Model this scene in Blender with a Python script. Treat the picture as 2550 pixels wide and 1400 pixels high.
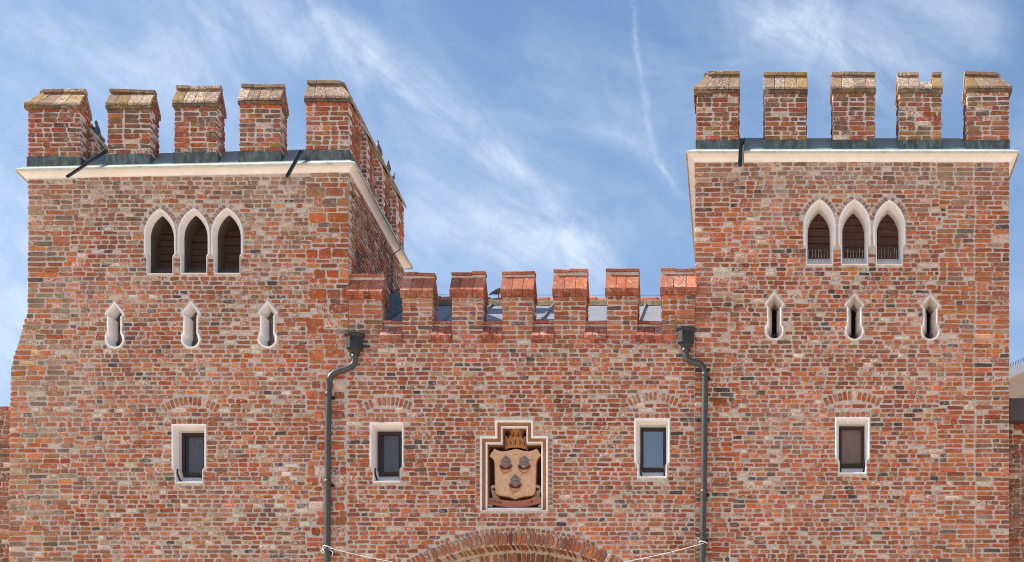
import bpy, bmesh, math, random
from mathutils import Vector, Matrix, noise as mnoise

# ---------------------------------------------------------------- scene, camera, world, sun, exposure
for o in list(bpy.data.objects): bpy.data.objects.remove(o)
scene = bpy.context.scene
COL = scene.collection
S, D, VX, VY, EYE = 140.0, 27.0, 1855.0, 2180.0, 1.65   # px per metre on the facade, camera distance, horizon point, eye height
def X(px, d=0.0): return (px - VX) / S * (D + d) / D
def Z(py, d=0.0): return EYE + (VY - py) / S * (D + d) / D

cam = bpy.data.cameras.new('camera')
cam.sensor_width = 36.0
cam.lens = 36.0 * S * D / 2550.0
cam.shift_x = (1275 - VX) / 2550.0
cam.shift_y = (VY - 700) / 2550.0
cam.clip_end = 5000
camo = bpy.data.objects.new('camera', cam); COL.objects.link(camo)
camo.location = (0, -D, EYE); camo.rotation_euler = (math.radians(90), 0, 0)
scene.camera = camo

SUN = Vector((-0.74, -0.035, 0.66)).normalized()            # direction towards the sun: left, a little behind the facade
sun_el = math.asin(SUN.z); sun_az = math.atan2(SUN.x, SUN.y)
sl = bpy.data.lights.new('sun', 'SUN'); sl.energy = 4.2; sl.angle = math.radians(0.5); sl.color = (1.0, 0.93, 0.83)
so = bpy.data.objects.new('sun', sl); COL.objects.link(so)
so.rotation_euler = (-SUN).to_track_quat('-Z', 'Y').to_euler()

def srgb(r, g, b):
    f = lambda c: (c/255.0)/12.92 if c/255.0 <= 0.04045 else (((c/255.0)+0.055)/1.055)**2.4
    return (f(r), f(g), f(b))

class NT:
    """small node helper"""
    def __init__(self, tree): self.t = tree
    def n(self, typ, **kw):
        nd = self.t.nodes.new(typ)
        for k, v in kw.items(): setattr(nd, k, v)
        return nd
    def link(self, a, b): self.t.links.new(a, b)
    def put(self, sock, v):
        if hasattr(v, 'is_output') or hasattr(v, 'links'): self.t.links.new(v, sock)
        else: sock.default_value = v
    def math(self, op, a, b=0.0, c=None, clamp=False):
        nd = self.n('ShaderNodeMath', operation=op, use_clamp=clamp)
        self.put(nd.inputs[0], a); self.put(nd.inputs[1], b)
        if c is not None: self.put(nd.inputs[2], c)
        return nd.outputs[0]
    def mix(self, fac, a, b, blend='MIX'):
        nd = self.n('ShaderNodeMix', data_type='RGBA', blend_type=blend)
        nd.clamp_factor = True
        self.put(nd.inputs[0], fac)
        self.put(nd.inputs[6], a if not isinstance(a, tuple) else (*a[:3], 1)); self.put(nd.inputs[7], b if not isinstance(b, tuple) else (*b[:3], 1))
        return nd.outputs[2]
    def noise(self, vec, scale, detail=4, rough=0.55, dist=0.0):
        nd = self.n('ShaderNodeTexNoise'); nd.inputs['Scale'].default_value = scale
        nd.inputs['Detail'].default_value = detail; nd.inputs['Roughness'].default_value = rough
        nd.inputs['Distortion'].default_value = dist
        if vec is not None: self.link(vec, nd.inputs['Vector'])
        return nd.outputs['Fac']
    def ramp(self, v, lo, hi, a=0.0, b=1.0):
        nd = self.n('ShaderNodeMapRange', interpolation_type='SMOOTHSTEP')
        self.put(nd.inputs[0], v); self.put(nd.inputs[1], lo); self.put(nd.inputs[2], hi)
        nd.inputs[3].default_value = a; nd.inputs[4].default_value = b
        return nd.outputs[0]
    def mapping(self, vec, rot=(0,0,0), scale=(1,1,1), loc=(0,0,0)):
        nd = self.n('ShaderNodeMapping'); self.link(vec, nd.inputs[0])
        nd.inputs['Rotation'].default_value = rot; nd.inputs['Scale'].default_value = scale; nd.inputs['Location'].default_value = loc
        return nd.outputs[0]

def build_world():
    w = bpy.data.worlds.new('World'); scene.world = w; w.use_nodes = True
    t = w.node_tree; t.nodes.clear(); h = NT(t)
    out = h.n('ShaderNodeOutputWorld'); bg = h.n('ShaderNodeBackground'); bg.inputs[1].default_value = 0.12
    sky = h.n('ShaderNodeTexSky', sky_type='NISHITA'); sky.sun_disc = False
    sky.sun_elevation = sun_el; sky.sun_rotation = sun_az
    sky.altitude = 400; sky.air_density = 1.0; sky.dust_density = 0.6; sky.ozone_density = 1.6
    tc = h.n('ShaderNodeTexCoord'); sep = h.n('ShaderNodeSeparateXYZ'); h.link(tc.outputs['Generated'], sep.inputs[0])
    x, y, z = sep.outputs
    az = h.math('ARCTAN2', x, y)
    hyp = h.math('SQRT', h.math('ADD', h.math('MULTIPLY', x, x), h.math('MULTIPLY', y, y)))
    el = h.math('ARCTAN2', z, hyp)
    cmb = h.n('ShaderNodeCombineXYZ'); h.link(az, cmb.inputs[0]); h.link(el, cmb.inputs[1]); uv = cmb.outputs[0]
    def ae(px, py):
        a, b = (px - VX)/(S*D), (VY - py)/(S*D)
        return math.atan2(a, 1), math.atan2(b, math.sqrt(1 + a*a))
    # thin cirrus veil: streaky noise drawn out along one wind direction, all round the sky
    warp = h.noise(uv, 5.0, 3, 0.5)
    wv = h.n('ShaderNodeVectorMath', operation='MULTIPLY_ADD'); cw = h.n('ShaderNodeCombineXYZ'); h.link(warp, cw.inputs[0]); h.link(warp, cw.inputs[1])
    h.link(cw.outputs[0], wv.inputs[0]); wv.inputs[1].default_value = (0.10, -0.06, 0); h.link(uv, wv.inputs[2]); wuv = wv.outputs[0]
    def rotv(px0, py0, px1, py1):
        a0, e0 = ae(px0, py0); a1, e1 = ae(px1, py1); return math.atan2(e1 - e0, a1 - a0)
    ang = rotv(850, 100, 1450, 620)
    m1 = h.mapping(wuv, rot=(0, 0, -ang), scale=(1, 1, 1))
    def aniso(vec, sx, sy):
        nd = h.n('ShaderNodeVectorMath', operation='MULTIPLY'); h.link(vec, nd.inputs[0]); nd.inputs[1].default_value = (sx, sy, 1); return nd.outputs[0]
    fine = h.noise(aniso(m1, 9, 26), 1.0, 9, 0.60, 0.6)
    broad = h.noise(h.mapping(aniso(m1, 4.2, 9.0), loc=(3.1, 1.7, 0)), 1.0, 5, 0.55, 0.3)
    veil = h.math('MULTIPLY', h.ramp(broad, 0.42, 0.75), h.ramp(fine, 0.15, 0.85))
    m0 = h.mapping(wuv, rot=(0, 0, 0.12))
    low = h.noise(aniso(m0, 5.0, 16), 1.0, 6, 0.6, 0.3)
    tw = h.noise(uv, 26.0, 4, 0.6); tv = h.n('ShaderNodeVectorMath', operation='MULTIPLY_ADD'); ct = h.n('ShaderNodeCombineXYZ'); h.link(h.math('SUBTRACT', tw, 0.5), ct.inputs[0])
    h.link(ct.outputs[0], tv.inputs[0]); tv.inputs[1].default_value = (0.018, 0, 0); h.link(uv, tv.inputs[2]); tuv = tv.outputs[0]
    def gauss(px0, py0, px1, py1, width, fade):
        """soft streak between two sky directions"""
        a0, e0 = ae(px0, py0); a1, e1 = ae(px1, py1); L = math.hypot(a1-a0, e1-e0); ux, uy = (a1-a0)/L, (e1-e0)/L
        sp = h.n('ShaderNodeSeparateXYZ'); h.link(wuv if width > 0.01 else tuv, sp.inputs[0]); off = 0.05 if width > 0.01 else 0.0
        dx = h.math('SUBTRACT', sp.outputs[0], a0 + off); dy = h.math('SUBTRACT', sp.outputs[1], e0 - 0.6*off)
        s = h.math('ADD', h.math('MULTIPLY', dx, ux), h.math('MULTIPLY', dy, uy))
        n = h.math('ADD', h.math('MULTIPLY', dx, -uy), h.math('MULTIPLY', dy, ux))
        q = h.math('DIVIDE', n, width)
        g = h.math('EXPONENT', h.math('MULTIPLY', h.math('MULTIPLY', q, q), -1.0))
        g = h.math('MULTIPLY', g, h.ramp(s, -fade, fade)); g = h.math('MULTIPLY', g, h.ramp(s, L + fade, L - fade))
        return g
    def add(*v):
        r = v[0]
        for q in v[1:]: r = h.math('ADD', r, q)
        return r
    def streak(g, k, lo=0.25, hi=0.80): return h.math('MULTIPLY', h.math('MULTIPLY', g, k), h.ramp(fine, lo, hi))
    puff = h.noise(h.mapping(wuv, loc=(4, 4, 0)), 30.0, 8, 0.68, 0.4)
    band = streak(gauss(820, 90, 1480, 640, 0.019, 0.05), 0.80)
    band2 = streak(gauss(930, 560, 1500, 640, 0.024, 0.06), 0.48)
    band3 = streak(gauss(1850, 20, 2230, 190, 0.018, 0.04), 0.60)
    band4 = streak(gauss(-200, 100, 900, 60, 0.036, 0.10), 0.45, 0.15, 0.8)
    band5 = streak(gauss(-300, 470, 300, 520, 0.035, 0.10), 0.65, 0.1, 0.7)
    band6 = streak(gauss(-300, 900, 300, 800, 0.040, 0.10), 0.70, 0.1, 0.7)
    tr = h.noise(h.mapping(uv, scale=(45, 45, 1)), 1.0, 6, 0.75)
    trail = h.math('MULTIPLY', h.math('MAXIMUM', h.math('MAXIMUM', gauss(1572, -20, 1598, 210, 0.0020, 0.006), gauss(1600, 200, 1632, 400, 0.0026, 0.008)), gauss(1625, 380, 1690, 480, 0.0018, 0.01)), h.ramp(tr, 0.3, 0.75, 0.0, 0.30))
    haze = h.ramp(el, 0.70, 0.02, 0.0, 0.46)
    cov = add(h.math('MULTIPLY', veil, 0.34), h.math('MULTIPLY', h.ramp(low, 0.42, 0.80), 0.22), band, band2, band3, band4, band5, band6, trail)
    cov = h.math('MULTIPLY', cov, h.ramp(puff, 0.30, 0.70, 0.60, 1.20)); cov = h.math('MINIMUM', cov, 0.66)
    skyc = h.mix(1.0, sky.outputs[0], (1.05, 0.98, 0.92), 'MULTIPLY')
    sat = h.n('ShaderNodeHueSaturation'); sat.inputs['Saturation'].default_value = 1.22; sat.inputs['Value'].default_value = 0.84; h.link(skyc, sat.inputs['Color'])
    base = h.mix(haze, sat.outputs[0], (2.3, 3.1, 4.6))
    col = h.mix(cov, base, (4.3, 4.7, 5.3))
    h.link(col, bg.inputs[0]); h.link(bg.outputs[0], out.inputs[0])
build_world()
scene.view_settings.view_transform = 'Standard'; scene.view_settings.look = 'None'
scene.view_settings.gamma = 1.0; scene.view_settings.use_curve_mapping = False
scene.view_settings.exposure = 0.90
scene.cycles.filter_width = 1.0

# ---------------------------------------------------------------- materials
MATS = {}
def new_mat(name):
    m = bpy.data.materials.new(name); m.use_nodes = True; t = m.node_tree; t.nodes.clear()
    h = NT(t); out = h.n('ShaderNodeOutputMaterial'); b = h.n('ShaderNodeBsdfPrincipled'); h.link(b.outputs[0], out.inputs[0])
    MATS[name] = m
    return m, h, b
def bump(h, b, height, strength=0.3, dist=0.01):
    bp = h.n('ShaderNodeBump'); bp.inputs['Strength'].default_value = strength; bp.inputs['Distance'].default_value = dist
    h.link(height, bp.inputs['Height']); h.link(bp.outputs[0], b.inputs['Normal'])
def geo_pos(h):
    return h.n('ShaderNodeNewGeometry').outputs['Position']

MORTAR = srgb(200, 186, 174)
def brick_material(name, per_object, lichen=0.0):
    m, h, b = new_mat(name); pos = geo_pos(h)
    if per_object:
        oi = h.n('ShaderNodeObjectInfo'); col, alpha = oi.outputs['Color'], oi.outputs['Alpha']
    else:
        at = h.n('ShaderNodeAttribute'); at.attribute_name = 'tint'; col, alpha = at.outputs['Color'], at.outputs['Alpha']
    mott = h.noise(pos, 22, 5, 0.65)
    fine = h.noise(pos, 95, 4, 0.7)
    wid = h.noise(pos, 1.3, 3, 0.5)
    v = h.math('MULTIPLY', h.ramp(mott, 0.2, 0.8, 0.70, 1.32), h.ramp(fine, 0.2, 0.8, 0.80, 1.20)); v = h.math('MULTIPLY', v, h.ramp(wid, 0.3, 0.7, 0.90, 1.10))
    vc = h.n('ShaderNodeCombineColor'); [h.link(v, vc.inputs[i]) for i in range(3)]
    c = h.mix(1.0, col, vc.outputs[0], 'MULTIPLY')
    # lime wash and mortar smears, blotchy; alpha is how much of it this brick carries
    ln = h.noise(pos, 30, 6, 0.75, 0.4)
    thr = h.math('SUBTRACT', 0.78, h.math('MULTIPLY', alpha, 0.42))
    lim = h.ramp(h.math('SUBTRACT', ln, thr), -0.03, 0.05)
    c = h.mix(h.math('MULTIPLY', lim, 0.85), c, srgb(222, 202, 184))
    sm = h.math('ADD', h.noise(h.mapping(pos, scale=(1, 1, 1), loc=(7, 3, 1)), 14, 5, 0.7), h.math('MULTIPLY', wid, 0.35))
    c = h.mix(h.math('MULTIPLY', h.ramp(sm, 0.70, 0.90), 0.72), c, MORTAR)
    soot = h.noise(h.mapping(pos, loc=(2, 9, 4)), 9, 5, 0.7)
    c = h.mix(h.math('MULTIPLY', h.ramp(soot, 0.62, 0.80), 0.35), c, srgb(96, 84, 78))
    if lichen > 0:
        li = h.noise(h.mapping(pos, loc=(11, 2, 5)), 3.2, 6, 0.7)
        c = h.mix(h.math('MULTIPLY', h.ramp(li, 0.53, 0.66), 0.8*lichen), c, srgb(158, 120, 52))
        lj = h.noise(h.mapping(pos, loc=(1, 22, 8)), 2.6, 6, 0.7)
        c = h.mix(h.math('MULTIPLY', h.ramp(lj, 0.52, 0.70), 0.75*lichen), c, srgb(98, 86, 76))
        lk = h.noise(h.mapping(pos, loc=(5, 2, 18)), 60, 3, 0.6)
        c = h.mix(h.math('MULTIPLY', h.ramp(lk, 0.66, 0.72), 0.7*lichen), c, srgb(205, 192, 172))
    run = h.noise(h.mapping(pos, scale=(7, 7, 0.45), loc=(3, 1, 0)), 1.0, 5, 0.62)
    c = h.mix(h.math('MULTIPLY', h.ramp(run, 0.56, 0.76), 0.30), c, srgb(104, 84, 72))
    bloom = h.noise(h.mapping(pos, scale=(0.55, 0.55, 0.95), loc=(8, 0, 3)), 1.0, 6, 0.62)
    c = h.mix(h.math('MULTIPLY', h.ramp(bloom, 0.50, 0.68), 0.20), c, srgb(186, 160, 142))
    c = h.mix(h.math('MULTIPLY', h.ramp(bloom, 0.46, 0.30), 0.22), c, srgb(118, 76, 62))
    h.link(c, b.inputs['Base Color']); b.inputs['Roughness'].default_value = 0.92; b.inputs['Specular IOR Level'].default_value = 0.25
    hh = h.math('ADD', h.math('MULTIPLY', mott, 0.7), h.math('MULTIPLY', fine, 0.35))
    bump(h, b, hh, 0.55, 0.010)
    return m
brick_material('brick_single', True); brick_material('brick_mass', False)
brick_material('merlon_single', True, 0.75); brick_material('merlon_mass', False, 0.75)
brick_material('tile_single', True, 0.6); brick_material('tile_red', True, 0.28)

def plain(name, col, rough=0.8, metal=0.0, var=0.15, scale=12, bumps=0.25, spec=0.4, dirt=None, dirt_lo=0.55, dirt_hi=0.75, dirt_scale=(6, 6, 6)):
    m, h, b = new_mat(name); pos = geo_pos(h)
    n1 = h.noise(pos, scale, 5, 0.65); n2 = h.noise(pos, scale*6, 4, 0.65)
    v = h.math('MULTIPLY', h.ramp(n1, 0.2, 0.8, 1-var, 1+var), h.ramp(n2, 0.2, 0.8, 1-var*0.6, 1+var*0.6))
    vc = h.n('ShaderNodeCombineColor'); [h.link(v, vc.inputs[i]) for i in range(3)]
    c = h.mix(1.0, col, vc.outputs[0], 'MULTIPLY')
    if dirt:
        dn = h.noise(h.mapping(pos, scale=dirt_scale), 1.0, 6, 0.7)
        c = h.mix(h.math('MULTIPLY', h.ramp(dn, dirt_lo, dirt_hi), 0.85), c, dirt)
    if name == 'mortar':
        run = h.noise(h.mapping(pos, scale=(7, 7, 0.45), loc=(3, 1, 0)), 1.0, 5, 0.62)
        c = h.mix(h.math('MULTIPLY', h.ramp(run, 0.56, 0.76), 0.35), c, srgb(112, 96, 84))
        bloom = h.noise(h.mapping(pos, scale=(0.55, 0.55, 0.95), loc=(8, 0, 3)), 1.0, 6, 0.62)
        c = h.mix(h.math('MULTIPLY', h.ramp(bloom, 0.46, 0.30), 0.30), c, srgb(140, 116, 100))
    h.link(c, b.inputs['Base Color']); b.inputs['Roughness'].default_value = rough; b.inputs['Metallic'].default_value = metal
    b.inputs['Specular IOR Level'].default_value = spec
    bump(h, b, h.math('ADD', n1, h.math('MULTIPLY', n2, 0.5)), bumps, 0.006)
    return m
plain('mortar', MORTAR, 0.95, 0, 0.26, 13, 0.8, 0.2, dirt=srgb(164, 144, 126), dirt_scale=(4, 4, 7), dirt_lo=0.54, dirt_hi=0.85)
plain('mortar_merlon', srgb(208, 196, 188), 0.95, 0, 0.2, 9, 0.6, 0.2, dirt=srgb(124, 108, 90), dirt_scale=(4, 4, 4), dirt_lo=0.56, dirt_hi=0.72)
plain('white_render', srgb(236, 230, 227), 0.85, 0, 0.07, 5, 0.15, 0.3, dirt=srgb(192, 180, 170), dirt_scale=(9, 9, 4), dirt_lo=0.60, dirt_hi=0.85)
plain('old_render', srgb(222, 210, 202), 0.9, 0, 0.16, 8, 0.4, 0.25, dirt=srgb(140, 126, 114), dirt_scale=(14, 14, 6), dirt_lo=0.52, dirt_hi=0.72)
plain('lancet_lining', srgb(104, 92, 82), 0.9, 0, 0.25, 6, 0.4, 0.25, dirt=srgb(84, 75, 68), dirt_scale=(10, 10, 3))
plain('grey_render', srgb(168, 158, 150), 0.9, 0, 0.2, 6, 0.4, 0.25, dirt=srgb(100, 90, 82), dirt_scale=(10, 10, 3))
plain('cornice_paint', srgb(242, 236, 233), 0.75, 0, 0.06, 4, 0.1, 0.3, dirt=srgb(168, 148, 132), dirt_scale=(9, 9, 14), dirt_lo=0.63, dirt_hi=0.80)
plain('copper', srgb(98, 110, 108), 0.6, 0.1, 0.35, 7, 0.25, 0.4, dirt=srgb(54, 56, 56), dirt_scale=(13, 13, 3.5), dirt_lo=0.34, dirt_hi=0.62)
plain('copper_light', srgb(138, 150, 150), 0.6, 0.05, 0.25, 6, 0.2, 0.4, dirt=srgb(92, 100, 102), dirt_scale=(6, 6, 6), dirt_lo=0.45, dirt_hi=0.75)
plain('copper_edge', srgb(196, 200, 188), 0.6, 0.0, 0.2, 6, 0.15, 0.4, dirt=srgb(120, 132, 128), dirt_scale=(5, 5, 5))
plain('dark_metal', srgb(58, 58, 60), 0.5, 0.3, 0.3, 8, 0.15, 0.5)
plain('zinc', srgb(138, 142, 148), 0.6, 0.05, 0.16, 3, 0.12, 0.5, dirt=srgb(112, 116, 124), dirt_scale=(2.6, 3, 3))
plain('pipe_metal', srgb(76, 75, 72), 0.42, 0.2, 0.22, 10, 0.1, 0.5, dirt=srgb(52, 54, 56), dirt_scale=(14, 14, 2))
plain('hopper_metal', srgb(46, 44, 44), 0.40, 0.2, 0.25, 9, 0.1, 0.5)
plain('dark_wood', srgb(84, 58, 46), 0.75, 0, 0.35, 14, 0.5, 0.3)
plain('frame_wood', srgb(62, 40, 32), 0.5, 0, 0.2, 14, 0.2, 0.4)
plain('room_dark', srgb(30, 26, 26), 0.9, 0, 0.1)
plain('spike_metal', srgb(150, 142, 138), 0.5, 0.4)
plain('iron', srgb(52, 44, 42), 0.7, 0.3, 0.2)
plain('stone_beige', srgb(216, 172, 138), 0.85, 0, 0.18, 14, 0.5, 0.3, dirt=srgb(170, 122, 90), dirt_scale=(9, 9, 9))
plain('ochre', srgb(176, 118, 70), 0.8, 0, 0.14, 14, 0.3, 0.3)
plain('frame_stone', srgb(236, 226, 218), 0.85, 0, 0.12, 9, 0.3, 0.3, dirt=srgb(176, 154, 136), dirt_scale=(8, 8, 8))
plain('ochre_dark', srgb(168, 120, 84), 0.85, 0, 0.16, 14, 0.3, 0.3)
plain('maroon', srgb(84, 54, 50), 0.85, 0, 0.2, 10, 0.3, 0.3)
plain('hat_grey', srgb(140, 122, 114), 0.75, 0, 0.12, 14, 0.25, 0.3)
plain('hat_red', srgb(112, 44, 40), 0.75, 0, 0.12, 14, 0.2, 0.3)
plain('ribbon_stone', srgb(186, 160, 136), 0.85, 0, 0.14, 12, 0.3, 0.3)
plain('ribbon_red', srgb(178, 112, 92), 0.85, 0, 0.16, 12, 0.3, 0.3, dirt=srgb(170, 150, 132), dirt_scale=(5, 5, 5))
plain('letter', srgb(70, 56, 50), 0.8)
plain('rope', srgb(232, 228, 224), 0.8, 0, 0.08)
plain('pigeon', srgb(98, 100, 112), 0.6, 0, 0.25, 30, 0.2)
plain('pigeon_leg', srgb(150, 84, 78), 0.7)
plain('curtain_grey', srgb(150, 146, 146), 0.9)
plain('curtain_brown', srgb(156, 126, 114), 0.9)
plain('pale_wall', srgb(206, 182, 158), 0.9, 0, 0.12, 9)
plain('fascia', srgb(214, 216, 220), 0.5, 0.2, 0.1)
plain('coping_dark', srgb(86, 78, 76), 0.8, 0, 0.25, 6, 0.4, dirt=srgb(60, 54, 54))
plain('paving', srgb(206, 188, 164), 0.9, 0, 0.12, 2, 0.3)
plain('moss', srgb(120, 106, 78), 0.95, 0, 0.35, 16, 0.8, dirt=srgb(70, 66, 48), dirt_scale=(9, 9, 9))

def brick_pattern(name, c1=(168, 92, 70), c2=(122, 80, 68)):
    m, h, b = new_mat(name); tc = h.n('ShaderNodeTexCoord')
    sp = h.n('ShaderNodeSeparateXYZ'); h.link(geo_pos(h), sp.inputs[0])
    cb = h.n('ShaderNodeCombineXYZ'); h.link(h.math('ADD', sp.outputs[0], sp.outputs[1]), cb.inputs[0]); h.link(sp.outputs[2], cb.inputs[1])
    bt = h.n('ShaderNodeTexBrick'); h.link(cb.outputs[0], bt.inputs[0]); bt.inputs['Scale'].default_value = 1.0
    bt.inputs['Color1'].default_value = (*srgb(*c1), 1); bt.inputs['Color2'].default_value = (*srgb(*c2), 1); bt.inputs['Mortar'].default_value = (*MORTAR, 1)
    bt.inputs['Brick Width'].default_value = 0.19; bt.inputs['Row Height'].default_value = 0.081; bt.inputs['Mortar Size'].default_value = 0.01
    h.link(bt.outputs[0], b.inputs['Base Color']); b.inputs['Roughness'].default_value = 0.9
    return m
brick_pattern('brick_far'); brick_pattern('brick_pale', (224, 190, 160), (206, 166, 140))

def glass_material(name, refl, tint=(0.75, 0.8, 0.9)):
    m = bpy.data.materials.new(name); m.use_nodes = True; t = m.node_tree; t.nodes.clear(); h = NT(t)
    out = h.n('ShaderNodeOutputMaterial'); mx = h.n('ShaderNodeMixShader'); mx.inputs[0].default_value = refl
    tr = h.n('ShaderNodeBsdfTransparent'); tr.inputs[0].default_value = (*tint, 1); gl = h.n('ShaderNodeBsdfGlossy'); gl.inputs['Color'].default_value = (0.9, 0.84, 0.78, 1); gl.inputs['Roughness'].default_value = 0.02
    h.link(tr.outputs[0], mx.inputs[1]); h.link(gl.outputs[0], mx.inputs[2]); h.link(mx.outputs[0], out.inputs[0])
    MATS[name] = m
glass_material('glass_dim', 0.035, (0.85, 0.85, 0.85)); glass_material('glass_low', 0.055, (0.6, 0.6, 0.62)); glass_material('glass_mid', 0.30); glass_material('glass_high', 0.34, (0.3, 0.3, 0.3))

# ---------------------------------------------------------------- mesh helpers
def tag(o, label=None, cat=None, group=None, kind=None):
    if label: o['label'] = label
    if cat: o['category'] = cat
    if group: o['group'] = group
    if kind: o['kind'] = kind
    return o
KIND_THING = 'thing'
def empty(name, loc, label=None, cat=None, group=None, parent=None):
    o = bpy.data.objects.new(name, None); COL.objects.link(o); o.location = loc; o.empty_display_size = 0.2
    if parent:
        o.parent = parent; o.matrix_parent_inverse = Matrix.Translation(-world_loc(parent))
    return tag(o, label, cat, group, KIND_THING if cat else None)
def world_loc(o):
    v = Vector(o.location)
    return v if not o.parent else v + 0*v   # children carry an inverse that cancels the parent's offset
def attach(o, parent):
    o.parent = parent; o.matrix_parent_inverse = Matrix.Translation(-parent_world(parent))
def parent_world(p):
    # every object here is placed in world units; the inverse keeps it so
    return Vector(p['wl']) if 'wl' in p else Vector(p.location)

class MB:
    def __init__(self): self.v = []; self.f = []; self.c = []; self.sm = False
    def add(self, verts, faces, col=None):
        k = len(self.v); self.v.extend(verts); self.f.extend([tuple(i + k for i in f) for f in faces])
        if col is not None: self.c.extend([col]*len(verts))
    def box(self, x0, x1, y0, y1, z0, z1):
        self.add([(x0,y0,z0),(x1,y0,z0),(x1,y1,z0),(x0,y1,z0),(x0,y0,z1),(x1,y0,z1),(x1,y1,z1),(x0,y1,z1)],
                 [(3,2,1,0),(4,5,6,7),(0,1,5,4),(1,2,6,5),(2,3,7,6),(3,0,4,7)])
    def prism(self, ringA, ringB):
        n = len(ringA); self.add(list(ringA) + list(ringB), [tuple(range(n-1, -1, -1)), tuple(range(n, 2*n))] + [(i, (i+1) % n, n+(i+1) % n, n+i) for i in range(n)])
    def loft(self, rings, closed=True, cap0=False, cap1=False):
        n = len(rings[0]); vs = [p for r in rings for p in r]; fs = []
        for k in range(len(rings)-1):
            for i in range(n if closed else n-1):
                j = (i+1) % n; fs.append((k*n+i, k*n+j, (k+1)*n+j, (k+1)*n+i))
        if cap0: fs.append(tuple(range(n-1, -1, -1)))
        if cap1: fs.append(tuple((len(rings)-1)*n + i for i in range(n)))
        self.add(vs, fs)
    def tube(self, pts, r, n=12, caps=True):
        pts = [Vector(p) for p in pts]; rings = []; prev = None
        for i, p in enumerate(pts):
            t = (pts[min(i+1, len(pts)-1)] - pts[max(i-1, 0)]).normalized()
            a = t.orthogonal().normalized() if prev is None else (prev - t*prev.dot(t)).normalized()
            prev = a; bb = t.cross(a); rr = r[i] if isinstance(r, (list, tuple)) else r
            rings.append([tuple(p + a*math.cos(q)*rr + bb*math.sin(q)*rr) for q in [2*math.pi*k/n for k in range(n)]])
        self.loft(rings, True, caps, caps)
    def build(self, name, mat, parent=None, smooth=False, kind=None, recalc=True):
        me = bpy.data.meshes.new(name); me.from_pydata(self.v, [], self.f)
        if self.c:
            at = me.color_attributes.new('tint', 'FLOAT_COLOR', 'POINT')
            flat = []
            for c in self.c: flat.extend(c)
            at.data.foreach_set('color', flat)
        if recalc:
            bm = bmesh.new(); bm.from_mesh(me); bmesh.ops.recalc_face_normals(bm, faces=bm.faces); bm.to_mesh(me); bm.free()
        if smooth:
            me.polygons.foreach_set('use_smooth', [True]*len(me.polygons))
        me.materials.append(MATS[mat]); o = bpy.data.objects.new(name, me); COL.objects.link(o)
        if parent: attach(o, parent)
        if kind: o['kind'] = kind
        return o
def bevel(o, w=0.006, seg=2):
    md = o.modifiers.new('bevel', 'BEVEL'); md.width = w; md.segments = seg; md.limit_method = 'ANGLE'; md.angle_limit = math.radians(35)
    return o

# ---------------------------------------------------------------- bricks
RB = random.Random(11)
FRONT = (Vector((0, 0, 0)), Vector((1, 0, 0)), Vector((0, -1, 0)))
ZV = Vector((0, 0, 1))
class Brick:
    __slots__ = ('fr', 'u', 'v', 'w', 'h', 'rot', 'dep', 'pr', 'col')
    def __init__(s, fr, u, v, w, h, col, rot=0.0, dep=0.11, pr=0.012):
        s.fr, s.u, s.v, s.w, s.h, s.col, s.rot, s.dep, s.pr = fr, u, v, w, h, col, rot, dep, pr
def outline8(w, h, r, cw=None):
    c = min(0.016, 0.22*h) if cw is None else cw
    jx, jz = min(0.012, w*0.07), min(0.009, h*0.12)
    a, b = w/2, h/2
    pts = [(-a+c, -b), (a-c, -b), (a, -b+c), (a, b-c), (a-c, b), (-a+c, b), (-a, b-c), (-a, -b+c)]
    return [(x + r.uniform(-jx, jx), z + r.uniform(-jz, jz)) for x, z in pts]
def brick_geom(w, h, dep, pr, r):
    o = outline8(w, h, r); bv = 0.007
    k = lambda p: (p[0]*(1-2*bv/w), p[1]*(1-2*bv/h))
    ring = [(p, -pr) for p in map(k, o)] + [(p, -pr + bv*0.8) for p in o] + [(p, dep) for p in o]
    F = [tuple(range(8))] + [(i+8, (i+1) % 8+8, (i+1) % 8, i) for i in range(8)] + [(i+16, (i+1) % 8+16, (i+1) % 8+8, i+8) for i in range(8)]
    return ring, F
def add_brick(mb, b, r=RB):
    ring, F = brick_geom(b.w, b.h, b.dep, b.pr, r); O, U, N = b.fr; ca, sa = math.cos(b.rot), math.sin(b.rot)
    vs = []
    for (x, z), y in ring:
        uu, vv = b.u + x*ca - z*sa, b.v + x*sa + z*ca
        p = O + U*uu + ZV*vv - N*y
        vs.append((p.x, p.y, p.z))
    mb.add(vs, F, (*b.col[:3], b.col[3]))
SHARED = {}
def shared_brick(w, mat):
    cls = min((0.10, 0.16, 0.22, 0.30), key=lambda q: abs(q - w)); var = RB.randrange(6); key = (cls, var, mat)
    if key not in SHARED:
        ring, F = brick_geom(cls, 0.06, 0.11, 0.009, RB)
        me = bpy.data.meshes.new('brick'); me.from_pydata([(x, y, z) for (x, z), y in ring], [], F)
        me.materials.append(MATS[mat]); SHARED[key] = (me, cls)
    return SHARED[key]
def single_brick(b, parent, mat, name='brick'):
    me, cls = shared_brick(b.w, mat)
    o = bpy.data.objects.new(name, me); COL.objects.link(o); p = b.fr[0] + b.fr[1]*b.u + ZV*b.v
    o.location = (p.x, p.y - (b.pr - 0.009), p.z); o.rotation_euler = (0, -b.rot, 0); o.scale = (b.w/cls, b.dep/0.11, b.h/0.06); o.color = b.col
    attach(o, parent); return o
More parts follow.
